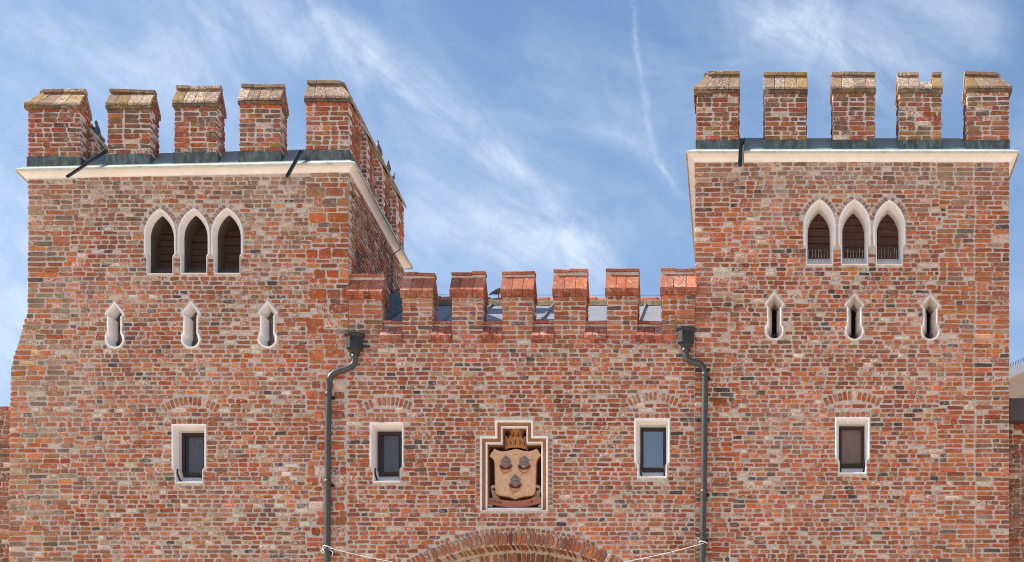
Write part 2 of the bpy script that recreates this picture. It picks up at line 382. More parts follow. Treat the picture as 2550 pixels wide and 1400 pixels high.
def emit(bricks, parent, n_single, mat_s, mat_m, mass_name='brickwork'):
    vis = [b for b in bricks if b.fr is FRONT and Z(1396) < b.v and X(2) < b.u < X(2548)]
    vis.sort(key=lambda b: -b.w*b.h); chosen = vis[:n_single]; ids = set(map(id, chosen))
    for b in chosen: single_brick(b, parent, mat_s)
    rest = [b for b in bricks if id(b) not in ids]
    if rest:
        mb = MB()
        for b in rest: add_brick(mb, b)
        return mb.build(mass_name, mat_m, parent, kind='stuff', recalc=False)

# colour choice ------------------------------------------------------
PAL = {
 'red':    [((178, 92, 66), 30), ((166, 86, 64), 26), ((152, 82, 66), 20), ((188, 104, 70), 12), ((124, 80, 70), 8), ((84, 70, 67), 4), ((180, 134, 104), 5), ((198, 176, 160), 2)],
 'old':    [((178, 98, 72), 28), ((166, 94, 72), 26), ((154, 94, 78), 20), ((188, 108, 76), 10), ((130, 90, 78), 8), ((88, 75, 71), 3), ((182, 142, 112), 8), ((202, 182, 166), 3)],
 'quoin':  [((184, 92, 60), 30), ((172, 86, 62), 30), ((160, 88, 70), 20), ((182, 112, 76), 12), ((126, 88, 76), 8)],
 'orange': [((188, 100, 64), 34), ((180, 104, 70), 24), ((168, 92, 68), 20), ((160, 110, 84), 12), ((112, 86, 78), 6)],
 'pier':   [((188, 104, 72), 26), ((178, 98, 72), 22), ((168, 116, 92), 18), ((158, 130, 106), 14), ((138, 108, 92), 12), ((104, 90, 80), 4), ((196, 150, 108), 4)],
 'merlon': [((170, 84, 66), 34), ((158, 76, 62), 28), ((146, 84, 70), 18), ((180, 104, 74), 10), ((118, 80, 70), 10)],
 'gate':   [((184, 96, 68), 28), ((176, 98, 74), 28), ((164, 94, 74), 20), ((180, 118, 92), 10), ((120, 84, 74), 10)],
 'arch':   [((176, 98, 74), 28), ((164, 96, 76), 28), ((156, 98, 82), 20), ((176, 124, 98), 14), ((138, 88, 74), 8)],
 'dull':   [((150, 92, 78), 30), ((136, 86, 74), 30), ((160, 104, 86), 20), ((120, 80, 70), 14)],
}
def pick(pal, u, v, weather=0.0, lime=0.25):
    p = PAL[pal]; k = RB.uniform(0, sum(w for _, w in p))
    for c, w in p:
        k -= w
        if k <= 0: break
    n = mnoise.noise(Vector((u*0.55, v*0.8, 3.1))); n2 = mnoise.noise(Vector((u*0.9 + 5, v*1.7, 8.3)))
    j = RB.gauss(1.0, 0.06) * (1 + 0.16*n)
    if n2 > 0.12: weather += (n2 - 0.12)*0.4
    if n2 < -0.12 and RB.random() < 0.45: c = RB.choice(((178, 84, 52), (186, 96, 58), (166, 78, 54)))
    g_ = (c[0] + c[1] + c[2])/3; k_ = RB.uniform(0.0, 0.12); c = tuple(q*(1-k_) + g_*k_ for q in c); c = (c[0], c[1]*1.03, c[2]*(0.90 if c[0] > c[1]*1.45 else 1.0))
    c = [min(255, max(20, q*j + RB.gauss(0, 3))) for q in c]
    if weather > 0 and RB.random() < weather*1.4:
        t = min(0.70, weather*RB.uniform(0.5, 1.2)); gcol = RB.choice(((170, 142, 118), (176, 150, 128), (150, 116, 94), (122, 104, 88)))
        c = [q*(1-t) + g*t for q, g in zip(c, gcol)]
    a = lime*RB.random()**1.2 * 1.2
    if RB.random() < 0.07 + lime*0.12: a = RB.uniform(0.5, 0.95)
    return (*srgb(*c), a)

def hole_spans(poly, z):
    xs = []; n = len(poly)
    for i in range(n):
        (x0, z0), (x1, z1) = poly[i], poly[(i+1) % n]
        if (z0 <= z) != (z1 <= z): xs.append(x0 + (z - z0)*(x1 - x0)/(z1 - z0))
    xs.sort(); return [(xs[i], xs[i+1]) for i in range(0, len(xs)-1, 2)]
def fill(out, fr, z0, z1, pitch, xa, xb, holes, style, pal, joint=0.026, hj=0.022, weather=None, lime=0.25, dep=0.11, dbl=0.0, wave=0.007):
    hz = [(p, min(q[1] for q in p), max(q[1] for q in p)) for p in holes]
    nrow = max(1, int(round((z1 - z0)/pitch))); pitch = (z1 - z0)/nrow; i = 0
    while i < nrow:
        two = dbl > 0 and i < nrow-1 and RB.random() < dbl
        ph = pitch*(2 if two else 1); zc = z0 + pitch*i + ph/2; bh = ph - hj
        a, b = xa(zc, i), xb(zc, i)
        cuts = []
        for p, lo, hi in hz:
            if hi < zc - ph/2 or lo > zc + ph/2: continue
            for q in (-0.42, -0.2, 0.0, 0.2, 0.42): cuts += hole_spans(p, zc + q*ph)
        cuts = sorted((max(a, s - 0.012), min(b, e + 0.012)) for s, e in cuts if e > a and s < b)
        cur = a; spans = []
        for s, e in cuts:
            if s > cur: spans.append((cur, s))
            cur = max(cur, e)
        if cur < b: spans.append((cur, b))
        for s, e in spans:
            x = s
            if e - s < 0.035: continue
            while x < e - 0.02:
                if style == 'old': L = RB.choice((0.105, 0.125, 0.14, 0.15, 0.16, 0.17, 0.19, 0.235))*RB.uniform(0.9, 1.1)
                elif style == 'reg': L = RB.choice((0.12, 0.125, 0.26, 0.27, 0.25))*RB.uniform(0.95, 1.05)
                elif style == 'long': L = RB.choice((0.12, 0.25, 0.27, 0.29, 0.31, 0.18))*RB.uniform(0.95, 1.05)
                elif style == 'block': L = (RB.choice((0.20, 0.24, 0.3, 0.14)) if two else RB.choice((0.14, 0.19, 0.24, 0.27)))*RB.uniform(0.92, 1.08)
                elif style == 'head': L = 0.105*RB.uniform(0.92, 1.1)
                if e - (x + L + joint) < 0.06: L = e - x
                if L > 0.34 and not two: L = (e - x)*RB.uniform(0.42, 0.58) - joint/2
                w = min(L, e - x)
                u = x + w/2; n = mnoise.noise(Vector((u*0.9, zc*1.3, 7.7)))
                v = zc + wave*n*1.6 + RB.uniform(-0.003, 0.003)
                wt = weather(u, zc) if weather else 0.0
                out.append(Brick(fr, u, v, w - RB.uniform(0, 0.012), bh*RB.uniform(0.86, 1.10), pick(pal, u, zc, wt, lime), RB.gauss(0, 0.008), dep, 0.013 + RB.uniform(-0.009, 0.009)))
                x += w + joint*RB.uniform(0.7, 1.35)
        i += 2 if two else 1
def arc_ring(out, cx, cz, r0, r1, a0, a1, n, pal, dep=0.11, y=0.0, gap=0.2):
    fr = FRONT if y == 0 else (Vector((0, y, 0)), Vector((1, 0, 0)), Vector((0, -1, 0)))
    for k in range(n):
        t = a0 + (a1 - a0)*(k + 0.5)/n; rm = (r0 + r1)/2; w = (r1 - r0)*RB.uniform(0.93, 1.0); hh = abs(a1-a0)/n*rm*(1-gap)*RB.uniform(0.9, 1.05)
        u, v = cx + rm*math.sin(t), cz + rm*math.cos(t)
        out.append(Brick(fr, u, v, hh, w, pick(pal, u, v, 0.05, 0.2), -t + RB.gauss(0, 0.015), dep, 0.009 + RB.uniform(-.004, .004)))
def ring_poly(cx, cz, r0, r1, a0, a1, n=16):
    A = [(cx + r1*math.sin(a0+(a1-a0)*k/n), cz + r1*math.cos(a0+(a1-a0)*k/n)) for k in range(n+1)]
    B = [(cx + r0*math.sin(a0+(a1-a0)*k/n), cz + r0*math.cos(a0+(a1-a0)*k/n)) for k in range(n+1)]
    return A + B[::-1]

def wall_sheet(name, outline, holes, mat, parent, y=0.0):
    bm = bmesh.new()
    for loop in [outline] + holes:
        vs = [bm.verts.new((x, y, z)) for x, z in loop]
        for i in range(len(vs)): bm.edges.new((vs[i], vs[(i+1) % len(vs)]))
    bmesh.ops.triangle_fill(bm, use_beauty=True, use_dissolve=False, edges=bm.edges[:])
    for f in bm.faces:
        if f.normal.y > 0: f.normal_flip()
    me = bpy.data.meshes.new(name); bm.to_mesh(me); bm.free(); me.materials.append(MATS[mat])
    o = bpy.data.objects.new(name, me); COL.objects.link(o); attach(o, parent); return o

# ---------------------------------------------------------------- openings: outlines in metres
def px(v): return v/S
def pts_world(cx, zb, pts): return [(cx + x, zb + z) for x, z in pts]
def lancet(w, wl, ht, hs, hsh, n=9):
    """pointed arch from bottom left, clockwise; w half width, wl lower half width, ht height, hs springing, hsh shoulder"""
    L = [(-wl, 0), (-wl, hsh - 0.055), (-w, hsh), (-w, hs)]
    R = (w*w + (ht-hs)**2)/(2*w)
    t1 = math.asin(min(1, (ht-hs)/R))
    for k in range(1, n+1):
        t = t1*k/n; L.append((-w + R - R*math.cos(t), hs + R*math.sin(t)))
    return L + [(-x, z) for x, z in L[-2::-1]]
def slit(hw, nw, r, H, zc, zn, zw, n=14):
    """arrow-head slit; hw head half width, nw neck half width, r foot radius, H apex height, zc foot centre, zn neck top, zw widest"""
    t0 = math.acos(min(1, nw/r)) if nw < r else 0.0
    t0 = math.asin(min(1.0, nw/r)); pts = []
    for k in range(n+1):
        t = -math.pi/2 - (math.pi - t0 - 0)*k/n + 0
        a = math.pi + (math.pi - t0)*(k/n)*1.0
        ang = -math.pi/2 - (math.pi - t0)*k/n
        pts.append((r*math.cos(ang), zc + r*math.sin(ang)))
    pts += [(-nw, zn), (-hw, zw), (0, H)]
    L = pts
    return L + [(-x, z) for x, z in L[-2:0:-1]]
def rect_sh(w, wl, ht, hsh, step=0.05):
    L = [(-wl, 0), (-wl, hsh - step), (-w, hsh), (-w, ht)]
    return L + [(-x, z) for x, z in L[::-1]]
def ring3(pts, y): return [(x, y, z) for x, z in pts]
def lerp2(a, b, t): return [(p[0]*(1-t)+q[0]*t, p[1]*(1-t)+q[1]*t) for p, q in zip(a, b)]

def make_lancet(parent, cxp, ytop, ybot, weathered, deep_grey):
    cx, zb = X(cxp), Z(ybot); ht = Z(ytop) - zb
    o = lancet(px(40), px(33), ht, ht*0.60, px(52)); i = lancet(px(29), px(29), ht - px(13), ht*0.58, px(52)); i = [(x, max(z, px(6))) for x, z in i]
    O, I = pts_world(cx, zb, o), pts_world(cx, zb, i)
    d1, d2 = (0.10, 0.42) if deep_grey else (0.16, 0.36)
    I2 = pts_world(cx, zb, [(x*0.96, max(z, px(44 if deep_grey else 39))) for x, z in i])
    win = empty('lancet_window', (cx, 0, zb)); win['wl'] = (cx, 0, zb); attach_part(win, parent)
    mb = MB(); M = lerp2(O, I, 0.34)
    mb.loft([ring3(O, 0.05), ring3(O, -0.016), ring3(lerp2(O, I, 0.07), -0.024), ring3(M, -0.024), ring3(lerp2(O, I, 0.42), -0.014), ring3(I, d1)])
    mb.build('surround', 'white_render', win)
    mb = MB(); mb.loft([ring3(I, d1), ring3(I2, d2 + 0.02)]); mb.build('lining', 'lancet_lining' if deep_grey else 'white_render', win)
    mb = MB(); mb.box(cx - .26, cx + .26, d2 + .06, d2 + .08, zb - .02, zb + ht); mb.build('backing', 'room_dark', win)
    z = zb - 0.02; k = 0
    while z < zb + ht:
        h = RB.uniform(0.11, 0.16); mb = MB(); yy = d2 + RB.uniform(0.0, 0.02)
        mb.box(cx - 0.26, cx + 0.26, yy, yy + 0.03, z + 0.012, z + h); mb.build('plank', 'dark_wood', win); z += h
    if not deep_grey:
        for k in range(7):
            x = cx - 0.17 + 0.055*k + RB.uniform(-.006, .006); mb = MB(); lean = RB.uniform(-0.03, 0.01)
            mb.tube([(x, 0.24, zb + px(25)), (x + lean, 0.15, zb + px(25) + RB.uniform(0.13, 0.19))], [0.006, 0.004], 6); mb.build('bird_spike', 'spike_metal', win)
    return O
def attach_part(o, parent):
    o.parent = parent; o.matrix_parent_inverse = Matrix.Translation(-parent_world(parent))
def make_slit(parent, cxp, ytop, ybot, old):
    cx, zb = X(cxp), Z(ybot); H = Z(ytop) - zb
    o = slit(px(25), px(18.5), px(24.5), H, px(24.5), H - px(38), H - px(31))
    i = slit(px(12), px(6), px(10.5), H - px(17), px(23), H - px(40), H - px(33))
    O, I = pts_world(cx, zb, o), pts_world(cx, zb, i)
    win = empty('arrow_slit', (cx, 0, zb)); win['wl'] = (cx, 0, zb); attach_part(win, parent)
    mb = MB(); d1 = 0.22
    mb.loft([ring3(O, 0.05), ring3(O, -0.016), ring3(lerp2(O, I, 0.06), -0.022), ring3(lerp2(O, I, 0.30), -0.022), ring3(lerp2(O, I, 0.38), -0.010), ring3(lerp2(O, I, 0.8), 0.15), ring3(I, d1)])
    ob = mb.build('surround', 'old_render' if old else 'white_render', win)
    mb = MB(); bk = 0.48 if old else 0.34; mb.loft([ring3(I, d1), ring3(I, bk + .02)]); mb.build('lining', 'old_render' if old else 'grey_render', win)
    mb = MB(); mb.box(cx - 0.2, cx + 0.2, bk, bk + .04, zb, zb + H); mb.build('backing', 'room_dark' if old else 'grey_render', win)
    if old:
        for k in range(3):
            x = cx - 0.04 + 0.04*k; mb = MB(); mb.tube([(x, 0.25, zb + px(12)), (x + 0.01, 0.22, zb + px(28))], 0.004, 5); mb.build('bird_spike', 'spike_metal', win)
    return O
def make_window(parent, cxp, ytop, ybot, glass, curtain, half=43, low=35):
    cx, zb = X(cxp), Z(ybot); H = Z(ytop) - zb
    o = rect_sh(px(half), px(low), H, px(40)); i = [(x, z) for x, z in rect_sh(px(33), px(30), H - px(11), px(40))]; i = [(x, max(z, px(9))) for x, z in i]
    O, I = pts_world(cx, zb, o), pts_world(cx, zb, i)
    win = empty('window', (cx, 0, zb)); win['wl'] = (cx, 0, zb); attach_part(win, parent)
    mb = MB(); d1 = 0.13
    mb.loft([ring3(O, 0.05), ring3(O, -0.016), ring3(lerp2(O, I, 0.07), -0.024), ring3(lerp2(O, I, 0.36), -0.024), ring3(lerp2(O, I, 0.46), -0.012), ring3(I, d1)])
    mb.build('surround', 'white_render', win)
    mb = MB(); I2 = [(cx + (x - cx)*0.97, max(z, zb + px(29))) for x, z in I]; mb.loft([ring3(I, d1), ring3(I2, 0.34)]); mb.build('lining', 'white_render', win)
    x0, x1, z0, z1 = cx - px(33), cx + px(33), zb + px(28), zb + H - px(11); f = 0.06
    mb = MB(); y0, y1 = 0.26, 0.31
    mb.box(x0, x0+f, y0, y1, z0, z1); mb.box(x1-f, x1, y0, y1, z0, z1); mb.box(x0+f, x1-f, y0+.002, y1, z1-f, z1); mb.box(x0+f, x1-f, y0+.002, y1, z0, z0+f)
    bevel(mb.build('frame', 'frame_wood', win), 0.005)
    mb = MB(); mb.add([(x0+f, 0.29, z0+f), (x1-f, 0.29, z0+f), (x1-f, 0.29, z1-f), (x0+f, 0.29, z1-f)], [(0, 1, 2, 3)]); mb.build('pane', glass, win)
    mb = MB(); n = 14; top, bot = [], []
    for k in range(n+1):
        fr_ = (k/n) if curtain == 'curtain_brown' else 0.22 + 0.55*k/n
        x = x0 + (x1-x0)*fr_; y = (0.315 if curtain == 'curtain_brown' else 0.36) + 0.008*math.sin(k*2.1); bot.append((x, y, z0)); top.append((x, y, z1))
    mb.loft([bot, top], closed=False); mb.build('curtain', curtain, win, smooth=True)
    mb = MB(); mb.box(x0-.02, x1+.02, 0.40, 0.42, z0-.02, z1+.02); mb.build('room', 'room_dark', win)
    for s in (-1, 1):
        mb = MB(); bx = cx + s*px(29)
        mb.tube([(bx, 0.0, zb + px(36)), (bx, -0.005, zb + px(24)), (bx, 0.10, zb + px(13)), (bx - s*0.01, 0.2, zb + px(11))], 0.014, 6); mb.build('bracket', 'iron', win)
    return O

# ---------------------------------------------------------------- merlons
T = 0.38
def slab(mb, e0, e1, r1, r0, th=0.085):
    top = [Vector(p) for p in (e0, e1, r1, r0)]; bot = [p - ZV*th for p in top]
    mb.prism([tuple(p) for p in bot], [tuple(p) for p in top])
def cap_col(kind):
    if kind == 'red':
        c = RB.choice(((178, 102, 78), (168, 94, 74), (188, 112, 80), (160, 90, 74))); a = RB.uniform(0.2, 0.62)
    else:
        c = RB.choice(((150, 128, 106), (146, 122, 102), (140, 114, 96), (150, 122, 78), (132, 112, 96))); a = RB.uniform(0.3, 0.7)
    j = RB.gauss(1, 0.06); return (*srgb(*[max(0, min(255, q*j)) for q in c]), a)
def col_obj(o, c): o.color = c; return o
def cap_x(par, x0, x1, y0, y1, ze, zr, ov, kind, hipL=0, hipR=0, ntile=4, broken=None, mat='tile_single'):
    """ridge along x; hipL/hipR = mitre shift at that end (metres at the ridge, eave grows by ov)"""
    ym = (y0+y1)/2; el = x0 - (ov if hipL else 0.025); er = x1 + (ov if hipR else 0.025); rl = x0 + hipL if hipL else el; rr = x1 - hipR if hipR else er
    cuts = [0.0] + sorted((k + RB.uniform(-.12, .12))/ntile for k in range(1, ntile)) + [1.0]
    if broken: cuts = [0, .25, .49, .77, 1.0]
    for k in range(ntile):
        a, b = cuts[k], cuts[k+1]; g = 0.0018
        jz = RB.uniform(-0.005, 0.005); top = zr + jz; ztop = ze + 0.085
        if broken and broken[0] <= k < broken[1]: ym_k = y0 - ov + (ym - y0 + ov)*0.45; top = ztop + (zr - ztop)*0.42
        else: ym_k = ym
        mb = MB(); slab(mb, (el+(er-el)*a+g, y0-ov, ztop+jz*.4), (el+(er-el)*b-g, y0-ov, ztop+jz*.4), (rl+(rr-rl)*b-g, ym_k, top), (rl+(rr-rl)*a+g, ym_k, top), .045)
        col_obj(bevel(mb.build('cap_tile', mat, par), 0.008), cap_col(kind))
        mb = MB(); ea, eb_ = el+(er-el)*a+g, el+(er-el)*b-g; oo = ov - .012; mb.prism([(ea, y0-oo, ze-.012), (eb_, y0-oo, ze-.012), (eb_, y0+.05, ze-.012), (ea, y0+.05, ze-.012)], [(ea, y0-oo, ze+.042), (eb_, y0-oo, ze+.042), (eb_, y0+.05, ze+.10), (ea, y0+.05, ze+.10)])
        col_obj(mb.build('eave_course', mat, par), (*srgb(*RB.choice(((104, 90, 76), (92, 80, 70), (128, 104, 66), (112, 94, 72)))), .15))
    ztop = ze + 0.085
    for a, b in (((0, .49), (.77, 1)) if broken else ((0, 1),)):
        mb = MB(); slab(mb, (el+(er-el)*b, y1+ov, ztop), (el+(er-el)*a, y1+ov, ztop), (rl+(rr-rl)*a, ym+.002, zr-.012), (rl+(rr-rl)*b, ym+.002, zr-.012))
        col_obj(mb.build('cap_back', mat, par), cap_col(kind))
    segs = [(rl, rl + (rr-rl)*RB.uniform(.4, .6))]; segs.append((segs[0][1], rr))
    if RB.random() < .3: segs = [(rl, rl+(rr-rl)*0.3), (rl+(rr-rl)*0.3, rr)]
    if broken: segs = [(rl, rl + (rr-rl)*0.49), (rl + (rr-rl)*0.77, rr)]
    for a, b in segs:
        jz = RB.uniform(0.0, 0.016); prof = [(-0.075, -0.045), (-0.07, 0.012), (-0.03, 0.03), (0.03, 0.03), (0.07, 0.012), (0.075, -0.045)]
        tl = RB.uniform(-.008, .008); mb = MB(); mb.prism([(a+.003, ym+p, zr+jz+q-tl) for p, q in prof], [(b-.003, ym+p, zr+jz+q+tl) for p, q in prof])
        col_obj(bevel(mb.build('ridge_tile', mat, par), 0.006), cap_col(kind))
def cap_y(par, x0, x1, y0, y1, ze, zr, ov, mitre=0, ntile=2, side=1):
    """ridge along y; side = +1 outer slope faces +x; mitre shortens the front end at the ridge"""
    xm = (x0+x1)/2; ztop = ze + 0.085
    ef = y0 - (ov if mitre else 0.025); rf = y0 + mitre if mitre else ef; eb = y1 + 0.025
    for sgn in (1, -1):
        xe = x1 + ov if sgn > 0 else x0 - ov; inner = (sgn != side) and mitre
        f0 = (y0 + 2*mitre + ov) if inner else ef
        for k in range(ntile):
            a, b = k/ntile, (k+1)/ntile; mb = MB(); jz = RB.uniform(-.006, .006); g = .003
            slab(mb, (xe, f0+(eb-f0)*a+g, ztop), (xe, f0+(eb-f0)*b-g, ztop), (xm, rf+(eb-rf)*b-g, zr+jz), (xm, rf+(eb-rf)*a+g, zr+jz))
            col_obj(bevel(mb.build('cap_tile', 'tile_single', par), 0.008), cap_col('old'))
    prof = [(-0.075, -0.045), (-0.07, 0.012), (-0.03, 0.03), (0.03, 0.03), (0.07, 0.012), (0.075, -0.045)]
    mb = MB(); mb.prism([(xm+p, rf, zr+q) for p, q in prof], [(xm+p, eb, zr+q) for p, q in prof]); col_obj(mb.build('ridge_tile', 'tile_single', par), cap_col('old'))
def side_bricks(out, x, y0, y1, z0, z1, zr, sgn, pal='merlon', gable=True, pitch=0.088, weather=None, start=0.115):
    fr = (Vector((x, 0, 0)), Vector((0, 1, 0)) , Vector((sgn, 0, 0)))
    fill(out, fr, z0, z1, pitch, lambda z, i: y0 + start + (0.0 if i % 2 else 0.13), lambda z, i: y1 + 0.008, [], 'reg', pal, 0.02, 0.02, weather, 0.15, 0.06)
    if gable and zr:
        ym = (y0+y1)/2; hw = (y1-y0)/2 + 0.02
        fill(out, fr, z1, zr - 0.10, pitch, lambda z, i: ym - hw*(zr-0.06-z)/(zr-z1), lambda z, i: ym + hw*(zr-0.06-z)/(zr-z1), [], 'reg', pal, 0.02, 0.02, weather, 0.15, 0.06)
def core_box(mb, x0, x1, y0, y1, z0, z1): mb.box(x0, x1, y0, y1, z0, z1)
def gable_core(mb, x0, x1, y0, y1, ze, zr):
    ym = (y0+y1)/2; mb.prism([(x0, y0, ze), (x0, y1, ze), (x0, ym, zr-.06)], [(x1, y0, ze), (x1, y1, ze), (x1, ym, zr-.06)])

def tower_merlon(tower, xl, xr, ybase, yflash, yeave, yridge, corner=None, broken=None, lich='merlon', grime=0.2):
    x0, x1 = X(xl), X(xr); zb = Z(ybase) - 0.12; zf = Z(yflash); ze = Z(yeave, -0.055); zr = Z(yridge, T/2)
    m = empty('merlon', (x0, 0, zb)); m['wl'] = (x0, 0, zb); attach_part(m, tower)
    mb = MB(); core_box(mb, x0+.004, x1-.004, 0.004, T-.004, zb, ze + 0.05)
    hl = T/2 if corner == 'L' else 0; hr = T/2 if corner == 'R' else 0
    gable_core(mb, x0+.004 + (T*.55 if hl else 0), x1-.004 - (T*.55 if hr else 0), 0.004, T-.004, ze + .05, zr - (0.24 if broken else 0.02))
    LEG = 0.76
    if corner:
        a, b = (x1-T, x1) if corner == 'R' else (x0, x0+T)
        mb.box(a+.006, b-.006, T-.03, LEG, zb, ze + .045)
    mb.build('core', 'mortar_merlon', m)
    bl = []
    fill(bl, FRONT, zf, ze + .005, 0.088, lambda z, i: x0, lambda z, i: x1, [], 'reg', lich, 0.026, 0.024, lambda u, z: 0.0, 0.15, 0.11)
    for b in bl:
        t = (b.v - zf)/(ze - zf); k = grime*(1.25 if t > .8 or t < .25 else .8)
        if RB.random() < k:
            g = srgb(*RB.choice(((104, 88, 72), (92, 80, 72), (132, 108, 76), (120, 98, 80)) if t > .3 else ((150, 116, 62), (132, 104, 68), (112, 92, 74)))); w = RB.uniform(.5, .9)
            b.col = tuple(p*(1-w) + q*w for p, q in zip(b.col[:3], g)) + (b.col[3],)
    side = []
    side_bricks(side, x1, 0, LEG if corner == 'R' else T, zf, ze, zr if corner != 'R' else None, 1); side_bricks(side, x0, 0, LEG if corner == 'L' else T, zf, ze, zr if corner != 'L' else None, -1)
    for b in bl: single_brick(b, m, 'merlon_single')
    mb = MB()
    for b in side: add_brick(mb, b)
    mb.build('side_brickwork', 'merlon_mass', m, kind='stuff', recalc=False)
    # flashing wrapped round the foot
    f = 0.018; mb = MB(); y1 = LEG if corner else T
    mb.box(x0-f, x1+f, -f, T+f, zb, zf)
    if corner: a, b = (x1-T, x1) if corner == 'R' else (x0, x0+T); mb.box(a-f+.001, b+f-.001, T, LEG+f, zb, zf-.002)
    mb.build('flashing', 'copper', m)
    cap_x(m, x0, x1, 0, T, ze, zr, 0.055, 'old', hl, hr, 4, broken)
    if corner: a, b = (x1-T, x1) if corner == 'R' else (x0, x0+T); cap_y(m, a, b, 0, LEG, ze, zr, 0.055, T/2, 2, 1 if corner == 'R' else -1)
    return m
def flank_merlon(tower, x0, x1, y0, y1, zb, zf, ze, zr):
    m = empty('merlon', (x0, y0, zb)); m['wl'] = (x0, y0, zb); attach_part(m, tower)
    mb = MB(); mb.box(x0+.004, x1-.004, y0+.004, y1-.004, zb, ze+.05); xm = (x0+x1)/2
    mb.prism([(x0+.004, y0+.004, ze+.05), (x1-.004, y0+.004, ze+.05), (xm, y0+.004, zr-.08)], [(x0+.004, y1-.004, ze+.05), (x1-.004, y1-.004, ze+.05), (xm, y1-.004, zr-.08)]); mb.build('core', 'mortar_merlon', m)
    bl = []; fr = (Vector((0, y0, 0)), Vector((1, 0, 0)), Vector((0, -1, 0)))
    fill(bl, fr, zf, ze+.01, 0.088, lambda z, i: x0, lambda z, i: x1, [], 'reg', 'merlon', 0.026, 0.024, None, 0.15, 0.11)
    fill(bl, fr, ze+.01, zr-.1, 0.088, lambda z, i: xm-(zr-.06-z)/(zr-ze)*.2, lambda z, i: xm+(zr-.06-z)/(zr-ze)*.2, [], 'reg', 'merlon', 0.026, 0.024, None, 0.15, 0.06)
    side_bricks(bl, x1, y0, y1, zf, ze+.01, None, 1); side_bricks(bl, x0, y0, y1, zf, ze+.01, None, -1)
    mb = MB()
    for b in bl: add_brick(mb, b)
    mb.build('brickwork', 'merlon_mass', m, kind='stuff', recalc=False)
    f = .018; mb = MB(); mb.box(x0-f, x1+f, y0-f, y1+f, zb, zf); mb.build('flashing', 'copper', m)
    cap_y(m, x0, x1, y0, y1, ze, zr, .055, 0, 3)

# ---------------------------------------------------------------- cornice, skirt, tower body
def sweep_rect(prof, x0, x1, y0, y1, zf):
    """mitred sweep of (outward, dz) round a rectangle; zf(x) gives the level"""
    rings = []
    for e, dz in prof:
        rings.append([(x0-e, y0-e, zf(x0)+dz), (x1+e, y0-e, zf(x1)+dz), (x1+e, y1+e, zf(x1)+dz), (x0-e, y1+e, zf(x0)+dz)])
    return rings
def tower_top(tower, x0, x1, depth, zf, h):
    prof = [(-0.02, -0.006), (0.024, -0.006), (0.025, 0.016), (0.028, 0.020), (0.040, 0.034), (0.062, 0.052), (0.092, 0.066), (0.112, 0.072), (0.112, 0.088), (0.134, 0.09), (0.136, h), (0.10, h+.004)]
    mb = MB(); mb.loft(sweep_rect(prof, x0, x1, 0, depth, zf)); mb.build('cornice', 'cornice_paint', tower)
    edge = [(0.10, h+.005), (0.150, h-.004), (0.156, h-.028), (0.163, h-.028), (0.163, h+.006), (0.10, h+.050), (0.05, h+.085)]
    mb = MB(); mb.loft(sweep_rect(edge, x0, x1, 0, depth, zf)); mb.build('drip_edge', 'copper_edge', tower)
    skirt = [(0.05, h+.085), (0, h+.128), (-0.47, h+.54), (-0.50, h+.56), (-0.52, h+.50), (-0.9, h+.2)]
    mb = MB(); mb.loft(sweep_rect(skirt, x0, x1, 0, depth, zf), cap1=True); mb.build('roof_skirt', 'copper_light', tower)
def spout(parent, a, b, name='rain_spout', r=0.055):
    a, b = Vector(a), Vector(b); t = (b - a).normalized(); s = Vector((1, 0, 0)); s = (s - t*s.dot(t)).normalized(); u = s.cross(t)
    if u.z < 0: u = -u
    mb = MB(); out, inn = [], []
    n = 8; ring = lambda p, rr: [tuple(p - u*math.cos(q)*rr + s*math.sin(q)*rr) for q in [(-math.pi/2 + math.pi*k/n) for k in range(n+1)]]
    A0, A1, B0, B1 = ring(a, r), ring(b, r), ring(a, r-.008), ring(b, r-.008)
    mb.loft([A0 + B0[::-1], A1 + B1[::-1]], True, True, True)
    return mb.build(name, 'dark_metal', parent)

def flank_bricks(out, x, depth, z0, z1, sgn, weather):
    fr = (Vector((x, 0, 0)), Vector((0, 1, 0)), Vector((sgn, 0, 0)))
    fill(out, fr, z0, z1, 0.083, lambda z, i: 0.115 + (0 if i % 2 else .1), lambda z, i: depth, [], 'reg', 'dull', 0.032, 0.027, weather, 0.2, 0.06)

TH = 1.65   # nominal wall thickness used below

# ================================================================ ground
gm = MB(); gm.add([(-900, -900, 0), (900, -900, 0), (900, 900, 0), (-900, 900, 0)], [(0, 1, 2, 3)])
g = gm.build('ground', 'paving'); g['kind'] = 'structure'; tag(g, 'pale paved square in front of the gate', 'ground')

# ================================================================ left tower
XL0, XL1, DL = X(70), X(868), 4.34
zLl, zLr = Z(446), Z(429)
zfl = lambda x: zLl + (zLr - zLl)*(x - XL0)/(XL1 - XL0)
LT = empty('brick_tower', (XL0 + 2.8, 0, 0), 'square brick tower left of the gate with sloping buttress foot and visible right flank', 'tower')
LT['wl'] = tuple(LT.location)
lh = []
for c, yt, yb in ((399, 519, 684), (483, 518, 683), (566, 517, 683)): lh.append(make_lancet(LT, c, yt, yb, False, True))
for c, yt, yb in ((286.5, 751, 869), (476, 749, 869), (667, 748, 868)): lh.append(make_slit(LT, c, yt, yb, False))
lh.append(make_window(LT, 471.5, 1057, 1204, 'glass_low', 'curtain_grey'))
BUTT = [(70, 446), (70, 560), (69, 780), (62, 800), (48, 850), (32, 900), (28, 915), (26, 1000), (24, 1200), (22, 1425)]
def left_edge(z):
    py = VY - (z - EYE)*S
    for (xa_, ya), (xb_, yb) in zip(BUTT, BUTT[1:]):
        if ya <= py <= yb: return X(xa_ + (xb_ - xa_)*(py - ya)/(yb - ya))
    return X(BUTT[0][0]) if py < 500 else X(22)
ZB = Z(1425)
